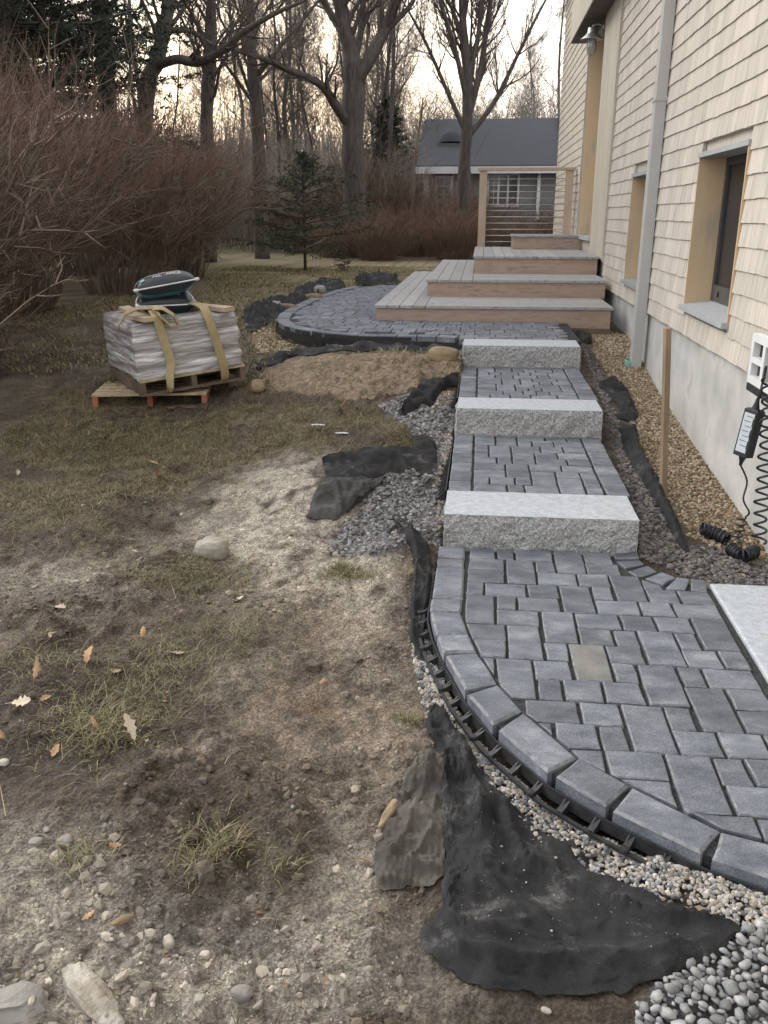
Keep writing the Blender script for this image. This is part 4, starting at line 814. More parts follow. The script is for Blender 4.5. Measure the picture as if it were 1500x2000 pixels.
def stone_mesh(name, sx, sy, sz, seed, mat, amp=.22, smooth=False, sub=2, flatb=True):
    bm = bmesh.new(); bmesh.ops.create_icosphere(bm, subdivisions=sub, radius=1); rr = random.Random(seed); off = rr.uniform(0, 50)
    for v in bm.verts:
        p = v.co; k = 1 + amp * 2 * (float(fbm(p.x * 1.1 + off, p.y * 1.1 + p.z * 1.7 + off, seed, 3)) - .5)
        q = Vector((math.copysign(abs(p.x) ** .75, p.x), math.copysign(abs(p.y) ** .75, p.y), math.copysign(abs(p.z) ** .75, p.z)))
        v.co = Vector((q.x * sx * k, q.y * sy * k, q.z * sz * k))
    me = bpy.data.meshes.new(name); bm.to_mesh(me); bm.free(); me.materials.append(mat)
    if smooth: me.polygons.foreach_set('use_smooth', [True] * len(me.polygons))
    return me
# river pebbles low right: each one a stone
pb = empty('pebble_bed', (*W_['PB'][0], float(H(*W_['PB'][0]))), kind='structure'); pbi = Matrix.Translation(-Vector(pb.location))
def pebble_mesh(seed):
    bm = bmesh.new(); bmesh.ops.create_cube(bm, size=2); bmesh.ops.subdivide_edges(bm, edges=bm.edges[:], cuts=1, use_grid_fill=True); r_ = random.Random(seed); sy, sz = r_.uniform(.6, .9), r_.uniform(.4, .62)
    for v in bm.verts: n_ = v.co.normalized() * r_.uniform(.80, 1.16); k_ = r_.uniform(.4, .8); n_ = n_ * k_ + Vector([max(-.66, min(.66, c)) for c in n_]) * (1.05 - k_); v.co = Vector((n_.x, n_.y * sy, n_.z * sz))
    me = bpy.data.meshes.new('pebble'); bm.to_mesh(me); bm.free(); me.materials.append(MAT['pebble']); me.polygons.foreach_set('use_smooth', [True] * len(me.polygons)); return me
PM = [pebble_mesh(300 + k) for k in range(14)]
cand = scatter(W_['PB'], 20000, .012); RNG.shuffle(cand); kept = []; grid_ = {}
for lay, rad in ((0, .0115), (1, .0145)):
    for p in cand:
        r = rad * RNG.uniform(.6, 1.4)
        if all((p[0] - a[0]) ** 2 + (p[1] - a[1]) ** 2 > ((r + a[3]) * .78) ** 2 for a in kept if a[4] == lay): kept.append((p[0], p[1], p[2] + lay * .011, r, lay))
def seen(p):
    d = np.array(p[:3]) - CP; zc = d @ FW; x = 750 + F_PX * (d @ RT) / zc; y = 1000 - F_PX * (d @ UP) / zc; return x < 1500 and y < 2000
kept.sort(key=lambda a: (not seen(a), -a[4])); PBREST = []
for i, (x, y, z, r, lay) in enumerate(kept):
    if i < 298:
        o = link('pebble', PM[i % 14], pb); o.matrix_parent_inverse = pbi; o.location = (x, y, z + r * .3); s = r * 1.06; o.scale = (s, s, s); o.rotation_euler = (RNG.normal(0, .3), RNG.normal(0, .3), RNG.uniform(0, 6.28))
    else: PBREST.append((x, y, z, r))
if PBREST:
    A = np.array(PBREST); stones('pebble_spill', A[:, :3], A[:, 3], np.array([(.3, .31, .32), (.38, .38, .37), (.24, .25, .27)]), .6, .12, .3, True)

# ================================================================== LANDSCAPE FABRIC
def cloth(name, top, bot, label, mat='fabric', nu=60, nv=26, lift=.014, amp=.02, fold=(), seed=1, curl=0.0, fl=4.0, group=None, ztop=None, ncr=18, rag=.5):
    A = resample(Gp(top), nu); B = resample(Gp(bot), nu); t = np.linspace(0, 1, nv)
    Q = A[None] * (1 - t[:, None, None]) + B[None] * t[:, None, None]
    x, y = Q[..., 0], Q[..., 1]
    sz_ = float(np.hypot(np.ptp(x), np.ptp(y))); j_ = min(1, sz_ / .8) * rag
    ex = (fbm(x * 22, y * 22, seed + 5, 2) - .5) * .03 * j_ + (vn(x * 75, y * 75, seed) - .5) * .012 * j_; ey = (fbm(x * 22, y * 22, seed + 9, 2) - .5) * .03 * j_ + (vn(x * 75, y * 75, seed + 1) - .5) * .012 * j_; x = x + ex; y = y + ey
    z = H(x, y); z = np.maximum(z, H(x + .02, y)); z = np.maximum(z, H(x - .02, y))
    u = np.linspace(0, 1, nu)[None, :]; e = np.minimum(np.minimum(t, 1 - t)[:, None] * 6, 1) * np.minimum(np.minimum(u, 1 - u) * 8, 1)
    f = np.abs(fbm(x * fl + .4 * fbm(x * 5, y * 5, seed, 2), y * fl * .8, seed, 2) - .5) * 2
    f2 = np.abs(fbm(x * fl * 2.6 + 3, y * fl * 2.6 + .8 * fbm(x * 9, y * 9, seed, 2), seed + 6, 2) - .5) * 2
    h = (1 - f) ** 7 * amp * 1.5 + (1 - f2) ** 8 * amp * .55 + fbm(x * 30, y * 30, seed + 2, 2) * .004
    cr = random.Random(seed * 7)
    for k in range(ncr):                                                # sharp pinched creases
        cx, cy = x[cr.randrange(nv), cr.randrange(nu)], y[cr.randrange(nv), cr.randrange(nu)]; an = cr.uniform(0, 3.14); ll = cr.uniform(.12, .4) * sz_
        dx, dy = x - cx, y - cy; al = dx * math.cos(an) + dy * math.sin(an); dd = np.abs(-dx * math.sin(an) + dy * math.cos(an) + .12 * al * al / (sz_ * .3) * cr.uniform(-1, 1)); h = h + cr.uniform(.006, .016) * np.exp(-dd / .008) * np.clip(1 - (al / (ll / 2)) ** 2, 0, 1)
    for pts, hh, w in fold:
        L = resample(Gp(pts), 40); d = np.min(np.hypot(x[..., None] - L[:, 0], y[..., None] - L[:, 1]), -1); h = h + hh * np.exp(-np.sqrt(d * d + (w * .12) ** 2) / (w * .8))
    z = z + .005 + (lift - .005) * e + h * (.12 + .88 * e) + curl * np.clip(1 - t * 3, 0, 1)[:, None] ** 2 * (.5 + fbm(x * 5, y * 5, seed + 4, 2))
    Pt = np.stack([x, y, z], -1); m = MB(); m.grid(Pt)
    m2 = Pt.copy(); m2[..., 2] -= .002; m.grid(m2[::-1])
    ring = lambda S: np.concatenate([S[0], S[1:, -1], S[-1, -2::-1], S[-2:0:-1, 0]])
    r1, r2 = ring(Pt), ring(m2); n = len(r1); m.add(np.concatenate([r1, r2]), [(i, n + i, n + (i + 1) % n, (i + 1) % n) for i in range(n)])
    return m.build(name, MAT[mat], None, True, label=label, cat='landscape fabric', group=group)
FG = 'pieces of landscape fabric along the path'
cloth('landscape_fabric', [(836, 1342), (868, 1400), (905, 1460), (950, 1520), (1010, 1590), (1080, 1632), (1160, 1688), (1250, 1735), (1340, 1790), (1400, 1800), (1458, 1822)],
      [(834, 1350), (838, 1440), (862, 1500), (866, 1600), (868, 1700), (862, 1790), (825, 1822), (830, 1860), (890, 1905), (960, 1932), (1060, 1945), (1180, 1948), (1300, 1915), (1400, 1868), (1456, 1826)],
      'large black fabric sheet spread below the curved pavers', nu=170, nv=110, amp=.014, seed=3, lift=.010, fl=2.6, ncr=46, rag=.9,
      fold=[([(850, 1400), (905, 1480), (935, 1560), (938, 1640)], .045, .022), ([(930, 1480), (985, 1570), (1000, 1650), (1030, 1700), (1120, 1760), (1250, 1800), (1420, 1812)], .055, .028), ([(868, 1500), (868, 1600), (872, 1700), (885, 1860)], .04, .018), ([(960, 1600), (985, 1640), (1000, 1690)], -.03, .02), ([(900, 1875), (1050, 1895), (1200, 1880)], .025, .03), ([(1060, 1640), (1150, 1720), (1300, 1770)], .03, .02), ([(930, 1700), (1000, 1790), (1120, 1840)], .022, .022), ([(840, 1830), (890, 1870)], .03, .02)])
cloth('landscape_fabric', [(842, 1460), (868, 1480), (872, 1560), (868, 1640), (866, 1712), (850, 1730)], [(825, 1475), (785, 1540), (760, 1590), (735, 1650), (728, 1705), (745, 1745)],
      'dusty grey-brown fabric piece crumpled left of the large black sheet', 'fabric_old', nu=90, nv=80, amp=.006, seed=8, fl=3, lift=.010, ncr=12, rag=.35, fold=[([(842, 1470), (825, 1560), (790, 1640), (762, 1690)], .022, .016), ([(850, 1560), (840, 1640), (800, 1690)], .016, .012), ([(740, 1692), (800, 1702), (862, 1704)], .022, .009), ([(738, 1724), (860, 1730)], .016, .008)])
cloth('landscape_fabric', [(768, 1012), (795, 1040), (828, 1064), (846, 1110), (842, 1170), (834, 1215), (832, 1270), (836, 1316)], [(772, 1025), (790, 1050), (806, 1085), (808, 1140), (800, 1200), (800, 1250), (812, 1290), (826, 1318)],
      'narrow dark fabric strip curling up left of the lower pavers', 'fabric', nu=80, nv=22, amp=.016, seed=14, lift=.02, fl=6, fold=[([(770, 1018), (805, 1055), (815, 1110), (806, 1180), (806, 1250)], .045, .018), ([(835, 1080), (838, 1150), (826, 1250)], .03, .015)])
cloth('landscape_fabric', [(630, 912), (660, 900), (710, 893), (760, 887), (810, 890), (853, 896)], [(640, 936), (675, 938), (720, 938), (765, 925), (805, 918), (850, 930)],
      'black fabric flap lying across the grey gravel, its upper edge raised', nu=60, nv=14, amp=.025, seed=20, lift=.022, curl=.045, fold=[([(640, 912), (720, 900), (845, 905)], .05, .04)])
cloth('landscape_fabric', [(640, 932), (690, 936), (735, 938), (765, 930), (742, 948), (722, 966)], [(596, 1012), (625, 1016), (655, 1018), (672, 1008), (690, 995), (712, 975)],
      'crumpled grey-black fabric between pale mud and the grey gravel', 'fabric_mid', nu=54, nv=44, amp=.014, seed=25, fl=7, fold=[([(655, 945), (664, 985), (668, 1010)], .03, .012), ([(610, 985), (655, 975)], .02, .01), ([(605, 1005), (640, 1003)], .018, .009), ([(690, 940), (670, 985)], .02, .012), ([(625, 965), (655, 990)], .018, .009)])
cloth('landscape_fabric', [(806, 855), (820, 852), (838, 852), (852, 872)], [(806, 888), (820, 892), (840, 896), (853, 894)], 'small square black fabric scrap above the raised flap', nu=26, nv=16, amp=.02, seed=30)
cloth('landscape_fabric', [(785, 812), (800, 785), (815, 765), (830, 752), (868, 748), (895, 742)], [(790, 814), (808, 806), (822, 796), (842, 796), (872, 760), (896, 756)], 'torn black fabric flap between the sandy mound and the gravel', nu=40, nv=14, amp=.03, seed=33, lift=.03, curl=.04)
cloth('landscape_fabric', [(498, 708), (560, 690), (620, 682), (700, 672), (780, 670), (850, 671), (892, 676)], [(500, 722), (540, 712), (570, 698), (640, 690), (720, 687), (800, 687), (893, 688)], 'long black fabric edge under the curved front of the upper patio', nu=90, nv=10, amp=.03, seed=37, lift=.02)
cloth('landscape_fabric', [(476, 618), (500, 604), (530, 594), (560, 592), (590, 578)], [(482, 648), (496, 650), (530, 628), (562, 616), (596, 596)], 'rumpled black fabric behind the wrapped pallet, left of the patio', nu=44, nv=20, amp=.06, seed=41, lift=.03, curl=.08, fl=7)
cloth('landscape_fabric', [(572, 585), (598, 566), (630, 556), (660, 556), (672, 562)], [(580, 604), (606, 596), (640, 584), (668, 570), (680, 566)], 'black fabric bunched round stones at the patio edge', nu=44, nv=20, amp=.06, seed=44, lift=.05, curl=.10, fl=7)
cloth('landscape_fabric', [(694, 556), (712, 547), (740, 543), (764, 545), (778, 550)], [(698, 560), (716, 559), (742, 558), (764, 558), (780, 556)], 'black fabric heap at the far end of the patio', nu=30, nv=12, amp=.08, seed=48, lift=.05, curl=.10, fl=5)
cloth('landscape_fabric', [(1160, 748), (1178, 745), (1200, 742), (1218, 752), (1232, 778), (1248, 815), (1240, 825)], [(1166, 756), (1185, 772), (1205, 790), (1212, 805), (1200, 815), (1222, 822), (1232, 826)], 'black fabric scrap folded beside the upper paved landing', nu=44, nv=14, amp=.035, seed=52, lift=.02)
cloth('landscape_fabric', [(1222, 828), (1242, 840), (1252, 890), (1278, 940), (1310, 1000), (1334, 1050), (1347, 1082)], [(1210, 838), (1214, 870), (1232, 910), (1258, 950), (1290, 1000), (1318, 1060), (1342, 1088)], 'long black fabric strip between grey and tan gravel by the stake', nu=80, nv=12, amp=.03, seed=55, lift=.025, fold=[([(1235, 850), (1265, 940), (1335, 1075)], .05, .03)])
cloth('landscape_fabric', [(1120, 648), (1136, 644), (1150, 652), (1156, 668)], [(1126, 660), (1136, 668), (1146, 672), (1154, 672)], 'small black fabric corner showing right of the top granite step', nu=20, nv=10, amp=.03, seed=58)

# ================================================================== ROCKS, CLODS, LEAVES
def rock(px, py, sx, sy, sz, mat, label, seed, name='stone', cat='stone', rz=0.0, up=.45, group=None, sub=3, amp=.22, tilt=0, smooth=False):
    g = G(px, py); o = link(name, stone_mesh(name, sx, sy, sz, seed, MAT[mat], amp, smooth, sub), None, label=label, cat=cat, group=group)
    o.location = (g[0], g[1], float(H(g[0], g[1])) + sz * up); o.rotation_euler = (tilt, 0, rz); return o
rock(416, 1085, .088, .07, .066, 'rock_pale', 'cream coloured stone standing alone on the muddy grass', 5, up=.6, smooth=False)
rock(185, 1962, .115, .036, .036, 'rock_dirty', 'long pale chunk of stone with a brown stain in the low left mud', 9, rz=-.72, up=.25, amp=.5)
rock(18, 1970, .085, .042, .038, 'rock_gray', 'long grey stone chunk cut by the left edge', 12, rz=.35, up=.25, amp=.45)
rock(405, 1712, .026, .024, .036, 'rock_brown', 'brown-grey stone half buried in a wet hollow', 15, up=.35, rz=.5, amp=.4)
rock(866, 700, .135, .10, .075, 'rock_tan', 'blocky tan stone on the sandy heap beside the top granite step', 18, up=.35, rz=-.1, amp=.14)
rock(505, 760, .058, .05, .055, 'rock_tan', 'rounded tan stone by the corner of the stacked pallets', 21, up=.5)
rock(612, 590, .13, .09, .06, 'rock_tan', 'flat tan stone holding down fabric at the patio edge', 24, up=1.0)
rock(556, 607, .16, .08, .05, 'rock_tan', 'long sandy stone in front of the rumpled black fabric', 27, up=.8)
rock(625, 580, .10, .08, .08, 'rock_gray', 'grey-tan stone wrapped in bunched black fabric', 30, up=1.2)
rock(785, 551, .12, .08, .06, 'rock_tan', 'small tan stone beside the far fabric heap', 33, up=.6)
rock(535, 602, .1, .07, .05, 'rock_gray', 'grey stone under the rumpled fabric left of the patio', 34, up=.9)
rock(612, 1306, .030, .026, .024, 'clod', 'dark crumbly clod of soil on the pale mud', 36, name='soil_clod', cat='clod', amp=.45)
rock(582, 1720, .018, .016, .014, 'clod', 'small dark clod of soil near the dusty fabric', 39, name='soil_clod', cat='clod', amp=.45)
rock(128, 1648, .022, .018, .016, 'rock_gray', 'small rounded grey stone in silt at the left', 42)
rock(330, 1845, .022, .014, .016, 'rock_pale', 'small white wedge of stone low in the grey silt', 45, rz=-1.0)
rock(402, 1868, .013, .010, .009, 'rock_pale', 'small off-white pebble in the grey silt', 48)
rock(472, 1945, .026, .018, .014, 'rock_gray', 'flat grey stone in silt at the bottom', 49)
rock(240, 1800, .028, .009, .010, 'rock_tan', 'tan sliver of stone beside the wet hollow', 50, rz=.7)
rock(70, 1650, .02, .016, .014, 'rock_gray', 'grey nub of stone near the left edge', 53)
rock(1067, 1975, .012, .007, .005, 'rock_pale', 'single cream chip below the large black sheet', 55, rz=-.4)
rock(905, 1775, .010, .007, .006, 'rock_pale', 'white chip lying on the large black sheet', 56, up=4.6)
rock(8, 1492, .016, .013, .012, 'rock_pale', 'pale lump at the left edge by the grass tuft', 57)
ow = link('split_wood', stone_mesh('split_wood', .085, .014, .014, 61, MAT['stake'], .3, False, 3), None, label='weathered splinter of wood beside the dusty fabric', cat='wood scrap'); g = G(765, 1590); ow.location = (g[0], g[1], g[2] + .02); ow.rotation_euler = (0, -.1, 1.2)
rock(1362, 1792, .022, .018, .004, 'rock_tan', 'flat tan flake lying at the lower end of the edging', 63, name='bark_flake', cat='flake', up=5.0)

def leaf_mesh(w, h, seed, mat):
    rr = random.Random(seed); n = 9; L = []; R = []
    for i in range(n):
        t = i / (n - 1); wv = w * math.sin(math.pi * (t * .92 + .04)) ** .8 * (1.0 if i % 2 else .55) * rr.uniform(.8, 1.15); L.append((-wv, t * h)); R.append((wv, t * h))
    m = MB(); cv = rr.uniform(-.5, .9); tw = rr.uniform(-.7, .7)
    def zz(x, y): return cv * abs(x) * .9 + .18 * h * math.sin(3 * y / h + seed) * .5 + tw * x * (y / h)
    vs = [(p[0], p[1], zz(*p)) for p in L] + [(0, i / (n - 1) * h, zz(0, i / (n - 1) * h)) for i in range(n)] + [(p[0], p[1], zz(*p)) for p in R]
    fs = [(i, n + i, n + i + 1, i + 1) for i in range(n - 1)] + [(n + i, 2 * n + i, 2 * n + i + 1, n + i + 1) for i in range(n - 1)]
    nv = len(vs); vs2 = [(x, y, z - .0012) for x, y, z in vs]; m.add(vs, fs); m.add(vs2, [f[::-1] for f in fs])
    m.tube([(0, 0, zz(0, 0)), (0, -.35 * h, zz(0, 0) + .003)], .0012, 4)
    return m.mesh('fallen_leaf', MAT[mat])
LM = [leaf_mesh(RNG.uniform(.018, .026), RNG.uniform(.065, .09), k, 'leaf') for k in range(5)]; LP = [leaf_mesh(RNG.uniform(.018, .026), RNG.uniform(.065, .085), k + 9, 'leaf_pale') for k in range(4)]
LEAVES = [(330, 1280, 1, 1.0, 'large pale lobed oak leaf on bare mud, level with the curve of the border'), (278, 1250, 0, .6, 'small orange leaf standing just above the large pale oak leaf'), (105, 1188, 1, .9, 'pale oak leaf lying in the left grass below the mud track'), (68, 1330, 0, 1.1, 'rust leaf standing on edge by the left side of the frame'),
          (25, 1380, 1, 1.2, 'grey-white curled leaf at the left side under the rust leaf'), (170, 1300, 0, 1.1, 'broad brown leaf flat in the dark patch left of the pale oak leaf'), (265, 1058, 1, .7, 'light leaf in the grass left of the cream stone, upper'), (268, 1082, 1, .6, 'light leaf in the grass left of the cream stone, lower'),
          (475, 1170, 1, .9, 'pale leaf on mud just below the cream stone'), (262, 1452, 1, 1.2, 'grey upturned leaf above the low silt'), (194, 1430, 0, .6, 'orange leaf stub upright in the yellow grass tuft'), (8, 1450, 0, .8, 'orange leaf at the left edge beside the yellow grass tuft'),
          (115, 1462, 0, .7, 'brown leaf right below the yellow grass tuft'), (238, 1658, 0, .45, 'small red-brown leaf in the silt left of the wet hollow'), (184, 1785, 0, .5, 'small orange leaf low in the silt'), (698, 1684, 0, .6, 'small orange leaf left of the dusty fabric'),
          (635, 1332, 0, .5, 'tiny orange leaf below the dark clod'), (292, 905, 0, 1.1, 'orange-brown leaf in the grass below the pallets'), (300, 935, 0, 1.0, 'second brown leaf in the grass below the pallets'), (175, 990, 1, .8, 'pale leaf at the left rut above the mud'),
          (198, 985, 1, .6, 'whitish leaf right of the pale leaf by the left rut'), (95, 1245, 0, .6, 'brown leaf in mud between the two left grass patches'), (35, 930, 1, .8, 'pale leaf far left in the shaded grass'), (100, 1240, 1, .7, 'light leaf stuck in the left mud track'), (215, 1310, 0, .9, 'reddish leaf in the dark grass beside the broad brown leaf'), (100, 1365, 0, .6, 'small brown leaf above the yellow grass tuft')]
for k, (px, py, pale_, s, lab) in enumerate(LEAVES):
    g = G(px, py); me = (LP if pale_ else LM)[k % (4 if pale_ else 5)]; o = link('fallen_leaf', me, None, label=lab, cat='leaf', group='fallen leaves on the ground')
    o.location = (g[0], g[1], g[2] + .014); o.scale = (s, s, s); up_ = 'upright' in lab or 'standing' in lab or 'upturned' in lab
    o.rotation_euler = (1.1 if up_ else RNG.normal(.1, .25), RNG.normal(0, .25), RNG.uniform(0, 6.28) if not up_ else RNG.uniform(-.6, .6))
for px, py, lab in ((622, 832, 'white scrap of rubbish in the thin grass'), (668, 848, 'second white scrap right of the first in the thin grass')):
    g = G(px, py); o = link('litter_scrap', stone_mesh('litter_scrap', .045, .015, .006, 91, MAT['bag_white'], .4, False, 2), None, label=lab, cat='litter'); o.location = (g[0], g[1], g[2] + .008)

# ================================================================== GRASS
SANDP = Gp([(500, 735), (560, 696), (640, 686), (760, 688), (900, 688), (905, 760), (760, 780), (560, 775)])
def blades(name, q, h, lean, cols, w=.0016, zoff=0):
    kp = ~in_poly(q[:, 0], q[:, 1], SANDP); q = q[kp]; h = h[kp]; n = len(q); a = RNG.uniform(0, 2 * np.pi, n); z = H(q[:, 0], q[:, 1]) - .004 + zoff; L = lean * RNG.uniform(.3, 1.5, n) * h; d = np.stack([np.cos(a), np.sin(a)], -1); pr = np.stack([-d[:, 1], d[:, 0]], -1)
    p0 = np.c_[q, z]; p1 = np.c_[q + d * (L * .4)[:, None], z + h * .62]; p2 = np.c_[q + d * L[:, None], z + h * RNG.uniform(.55, 1, n)]
    W = np.c_[pr, np.zeros(n)] * (w * RNG.uniform(.6, 1.5, n))[:, None]
    V = np.stack([p0 - W, p0 + W, p1 + W * .8, p1 - W * .8, p2], 1).reshape(-1, 3); b = (np.arange(n) * 5)[:, None]
    F = np.concatenate([b + np.array([[0, 1, 2]]), b + np.array([[0, 2, 3]]), b + np.array([[3, 2, 4]])])
    c = cols[RNG.integers(0, len(cols), n)] * RNG.uniform(.65, 1.3, (n, 1))
    return link(name, npmesh(name, V, F, MAT['grass'], False, {'col': np.repeat(c, 5, 0)}), kind='stuff')
GC = np.array([(.19, .15, .07), (.14, .125, .045), (.25, .19, .10), (.105, .10, .035), (.17, .12, .062), (.29, .23, .135)])
q = RNG.uniform((-3.6, 1.3), (-.1, 8.2), (330000, 2)); g = grass_at(q[:, 0], q[:, 1]); near = q[:, 1] < 4.2
q = q[(g * (.25 + .9 * fbm(q[:, 0] * 6, q[:, 1] * 6, 88, 2)) > .25 + .55 * RNG.random(len(q))) & (RNG.random(len(q)) < np.where(q[:, 1] < 4.2, 1, .62))][:74000]
blades('grass', q, RNG.uniform(.012, .045, len(q)) , 1.6, GC, .0013)
q = RNG.uniform((-5.5, 7.2), (.8, 20.5), (90000, 2)); ok = ~in_poly(q[:, 0], q[:, 1], PATIO) & ~((q[:, 0] > -1.3) & (q[:, 1] > 8) & (q[:, 1] < 16)); q = q[ok & (fbm(q[:, 0] * 1.2, q[:, 1] * 1.2, 90, 3) > .36 + .2 * RNG.random(len(q)))][:42000]
blades('grass', q, RNG.uniform(.02, .06, len(q)), 1.2, np.array([(.26, .205, .105), (.19, .18, .07), (.30, .235, .13), (.15, .145, .055)]), .004)
tf = []
for px, py, s, n in ((190, 1425, .10, 900), (395, 1680, .05, 90), (560, 1690, .03, 60), (150, 1680, .045, 160), (672, 1112, .06, 420), (800, 1412, .022, 120), (820, 1130, .05, 260), (330, 1290, .12, 500), (410, 1660, .05, 160), (250, 1350, .14, 520), (90, 1060, .25, 500), (720, 1130, .05, 160), (480, 1240, .08, 120), (60, 1290, .1, 260), (640, 870, .2, 500)):
    g_ = G(px, py); tf.append(np.array(g_[:2]) + RNG.normal(0, s, (n, 2)))
q = np.concatenate(tf); blades('grass_tufts', q, RNG.uniform(.015, .055, len(q)), 1.5, np.array([(.25, .20, .10), (.19, .175, .07), (.14, .135, .05), (.30, .25, .15)]), .0012)
q = RNG.uniform((-3.2, 1.2), (-.25, 5), (260, 2)); blades('straw', q, RNG.uniform(.015, .05, len(q)), 3.0, np.array([(.36, .29, .17), (.28, .21, .12), (.42, .36, .25)]), .0011)

# bigger clods
q = RNG.uniform((-2.4, 1.15), (-.3, 4.2), (1500, 2)); q = q[fbm(q[:, 0] * 2.5, q[:, 1] * 2.5, 83, 2) > .48 + .15 * RNG.random(len(q))]; q = q[~in_poly(q[:, 0], q[:, 1], LOWER)][:420]
cc = col_at(q[:, 0], q[:, 1]); r = RNG.uniform(.007, .02, len(q)); n = len(q)
V = ICO[None] * (1 + RNG.uniform(-.35, .35, (n, 12, 1))) * np.stack([r * 1.2, r, r * .7], -1)[:, None, :]; V = np.einsum('nij,nkj->nki', rots(n, .5), V) + np.c_[q, H(q[:, 0], q[:, 1])][:, None, :]
link('soil_clods', npmesh('soil_clods', V.reshape(-1, 3), (ICOF[None] + (np.arange(n) * 12)[:, None, None]).reshape(-1, 3), MAT['loose'], False, {'col': np.repeat(cc * RNG.uniform(.8, 1.35, (n, 1)), 12, 0)}), kind='stuff')
# trodden dead grass, root bits and leaf crumbs everywhere on the bare ground
q = RNG.uniform((-3.4, 1.1), (-.15, 6.0), (60000, 2)); q = q[~in_poly(q[:, 0], q[:, 1], LOWER) & ~in_poly(q[:, 0], q[:, 1], W_['GL']) & (fbm(q[:, 0] * 3, q[:, 1] * 3, 95, 3) > .38 + .25 * RNG.random(len(q)))][:26000]
blades('dead_grass', q, RNG.uniform(.006, .02, len(q)), 3.0, np.array([(.11, .085, .055), (.16, .125, .08), (.07, .05, .035), (.22, .18, .12)]), .0011)
q = RNG.uniform((-4.5, 1.1), (-.2, 9.5), (9000, 2)); q = q[fbm(q[:, 0] * 1.5, q[:, 1] * 1.5, 97, 2) > .45 + .2 * RNG.random(len(q))][:2600]
q = q[~in_poly(q[:, 0], q[:, 1], LOWER) & ~in_poly(q[:, 0], q[:, 1], PATIO)]
q = q[(q[:, 1] > 3.2) | (RNG.random(len(q)) < .25)]
stones('leaf_litter', np.c_[q, H(q[:, 0], q[:, 1])], RNG.uniform(.003, .010, len(q)), np.array([(.22, .13, .07), (.30, .21, .13), (.15, .09, .05), (.26, .20, .14)]), .16, .35, .3, False, .35)
# grit and pale chips scattered on the big sheet
poly_ = Gp([(870, 1450), (940, 1550), (1010, 1650), (1150, 1720), (1400, 1820), (1250, 1900), (960, 1900), (870, 1780)]); q = scatter(poly_, 420)
bv = bpy.data.objects['landscape_fabric'].data; fz = np.array([v.co for v in bv.vertices])
zz = np.array([fz[np.argmin((fz[:, 0] - a[0]) ** 2 + (fz[:, 1] - a[1]) ** 2), 2] for a in q]); q[:, 2] = zz + .001
stones('grit_on_fabric', q, RNG.pareto(3, len(q)).clip(0, 3) * .0011 + .0012, np.array([(.35, .32, .28), (.2, .17, .14), (.14, .12, .1), (.45, .43, .4)]), .7, .3)
# ================================================================== PALLETS AND BAGS
def pallet(e, inv, M0, U, V, woods, front=None):
    """boards run along u, three stringers along v; M0 maps local to world"""
    def put(name, lo, hi, mt, **k):
        m = MB(); m.box(lo, hi); o = m.build(name, mt, e, **k); o.matrix_parent_inverse = inv; o.matrix_basis = M0; return o
    for i, u in enumerate((0, U / 2 - .022, U - .044)): put('stringer', (u, .004, .018), (u + .044, V - .004, .11), woods[1] if not isinstance(woods[1], list) else woods[1][i])
    nb = 7; g = (V - .095) / (nb - 1)
    for i in range(nb): put('top_board', (random.uniform(-.006, .006), i * g, .1105), (U + random.uniform(-.006, .006), i * g + .095 * random.uniform(.92, 1), .13), front if (front and i == 0) else woods[0])
    for v in (0.002, V / 2 - .045, V - .09): put('bottom_board', (0, v, 0), (U, v + .09, .0175), woods[2])
ZG = float(H(-2.7, 6.9))
lowm = Matrix.Translation((-3.13, 6.78, ZG - .005)) @ Matrix.Rotation(math.radians(11), 4, 'Z')
pl_ = empty('wooden_pallet', lowm.translation, label='light wooden pallet with red blocks lying on the grass under the stack', cat='pallet'); pallet(pl_, Matrix.Translation(-lowm.translation), lowm, .93, .95, (MAT['pallet'], [MAT['pallet_red']] * 3, MAT['pallet_dark']))
UM = Matrix.Translation((-2.67, 6.70, ZG + .128)) @ Matrix.Rotation(math.radians(36), 4, 'Z') @ Matrix.Rotation(math.radians(-4.2), 4, 'Y')
pu = empty('wooden_pallet', UM.translation, label='dark weathered pallet tilted on top of the light pallet, carrying the wrapped stack', cat='pallet'); pallet(pu, Matrix.Translation(-UM.translation), UM, .90, 1.02, (MAT['pallet_dark'], MAT['pallet_dark'], MAT['pallet_dark']), MAT['pallet'])
# wrapped paver stack: layers bulge under stretch film
def wrapped():
    m = MB(); U, V, h = .88, .98, .445; nz = 26; per = []
    n = 36
    for k in range(4 * n):
        s = k // n; t = (k % n) / n; per.append([(t, 0), (1, t), (1 - t, 1), (0, 1 - t)][s])
    per = np.array(per); rows = []
    for j in range(nz + 1):
        w = j / nz; tp = 1 - .05 * max(0, w - .86) / .14 - .01 * w; lay = .010 * math.sin(w * 6 * math.pi * 2) ** 2
        c = per - .5; q = np.sign(c) * np.abs(c * 2) ** .97 / 2
        wr = (fbm(np.arange(4 * n) * .16, np.full(4 * n, w * 16.0), 6, 3) - .5) * .034
        k_ = tp + (lay + wr) * 2
        x = (q[:, 0] * k_ + .5) * U; y = (q[:, 1] * k_ + .5) * V; z = .131 + w * h + (fbm(per[:, 0] * 6, per[:, 1] * 6, 2, 2) - .5) * .03 * w
        rows.append(np.stack([x, y, z], -1))
    R = np.array(rows); R = np.concatenate([R, R[:, :1]], 1); m.grid(R)
    g = np.linspace(0, 1, 24); A, B = np.meshgrid(g, g); zt = .131 + h + (fbm(A * 6, B * 6, 2, 2) - .5) * .03 + (fbm(A * 9, B * 9, 5, 3) - .5) * .03
    m.grid(np.stack([((A - .5) * .95 + .5) * U, ((B - .5) * .95 + .5) * V, zt], -1)); return m
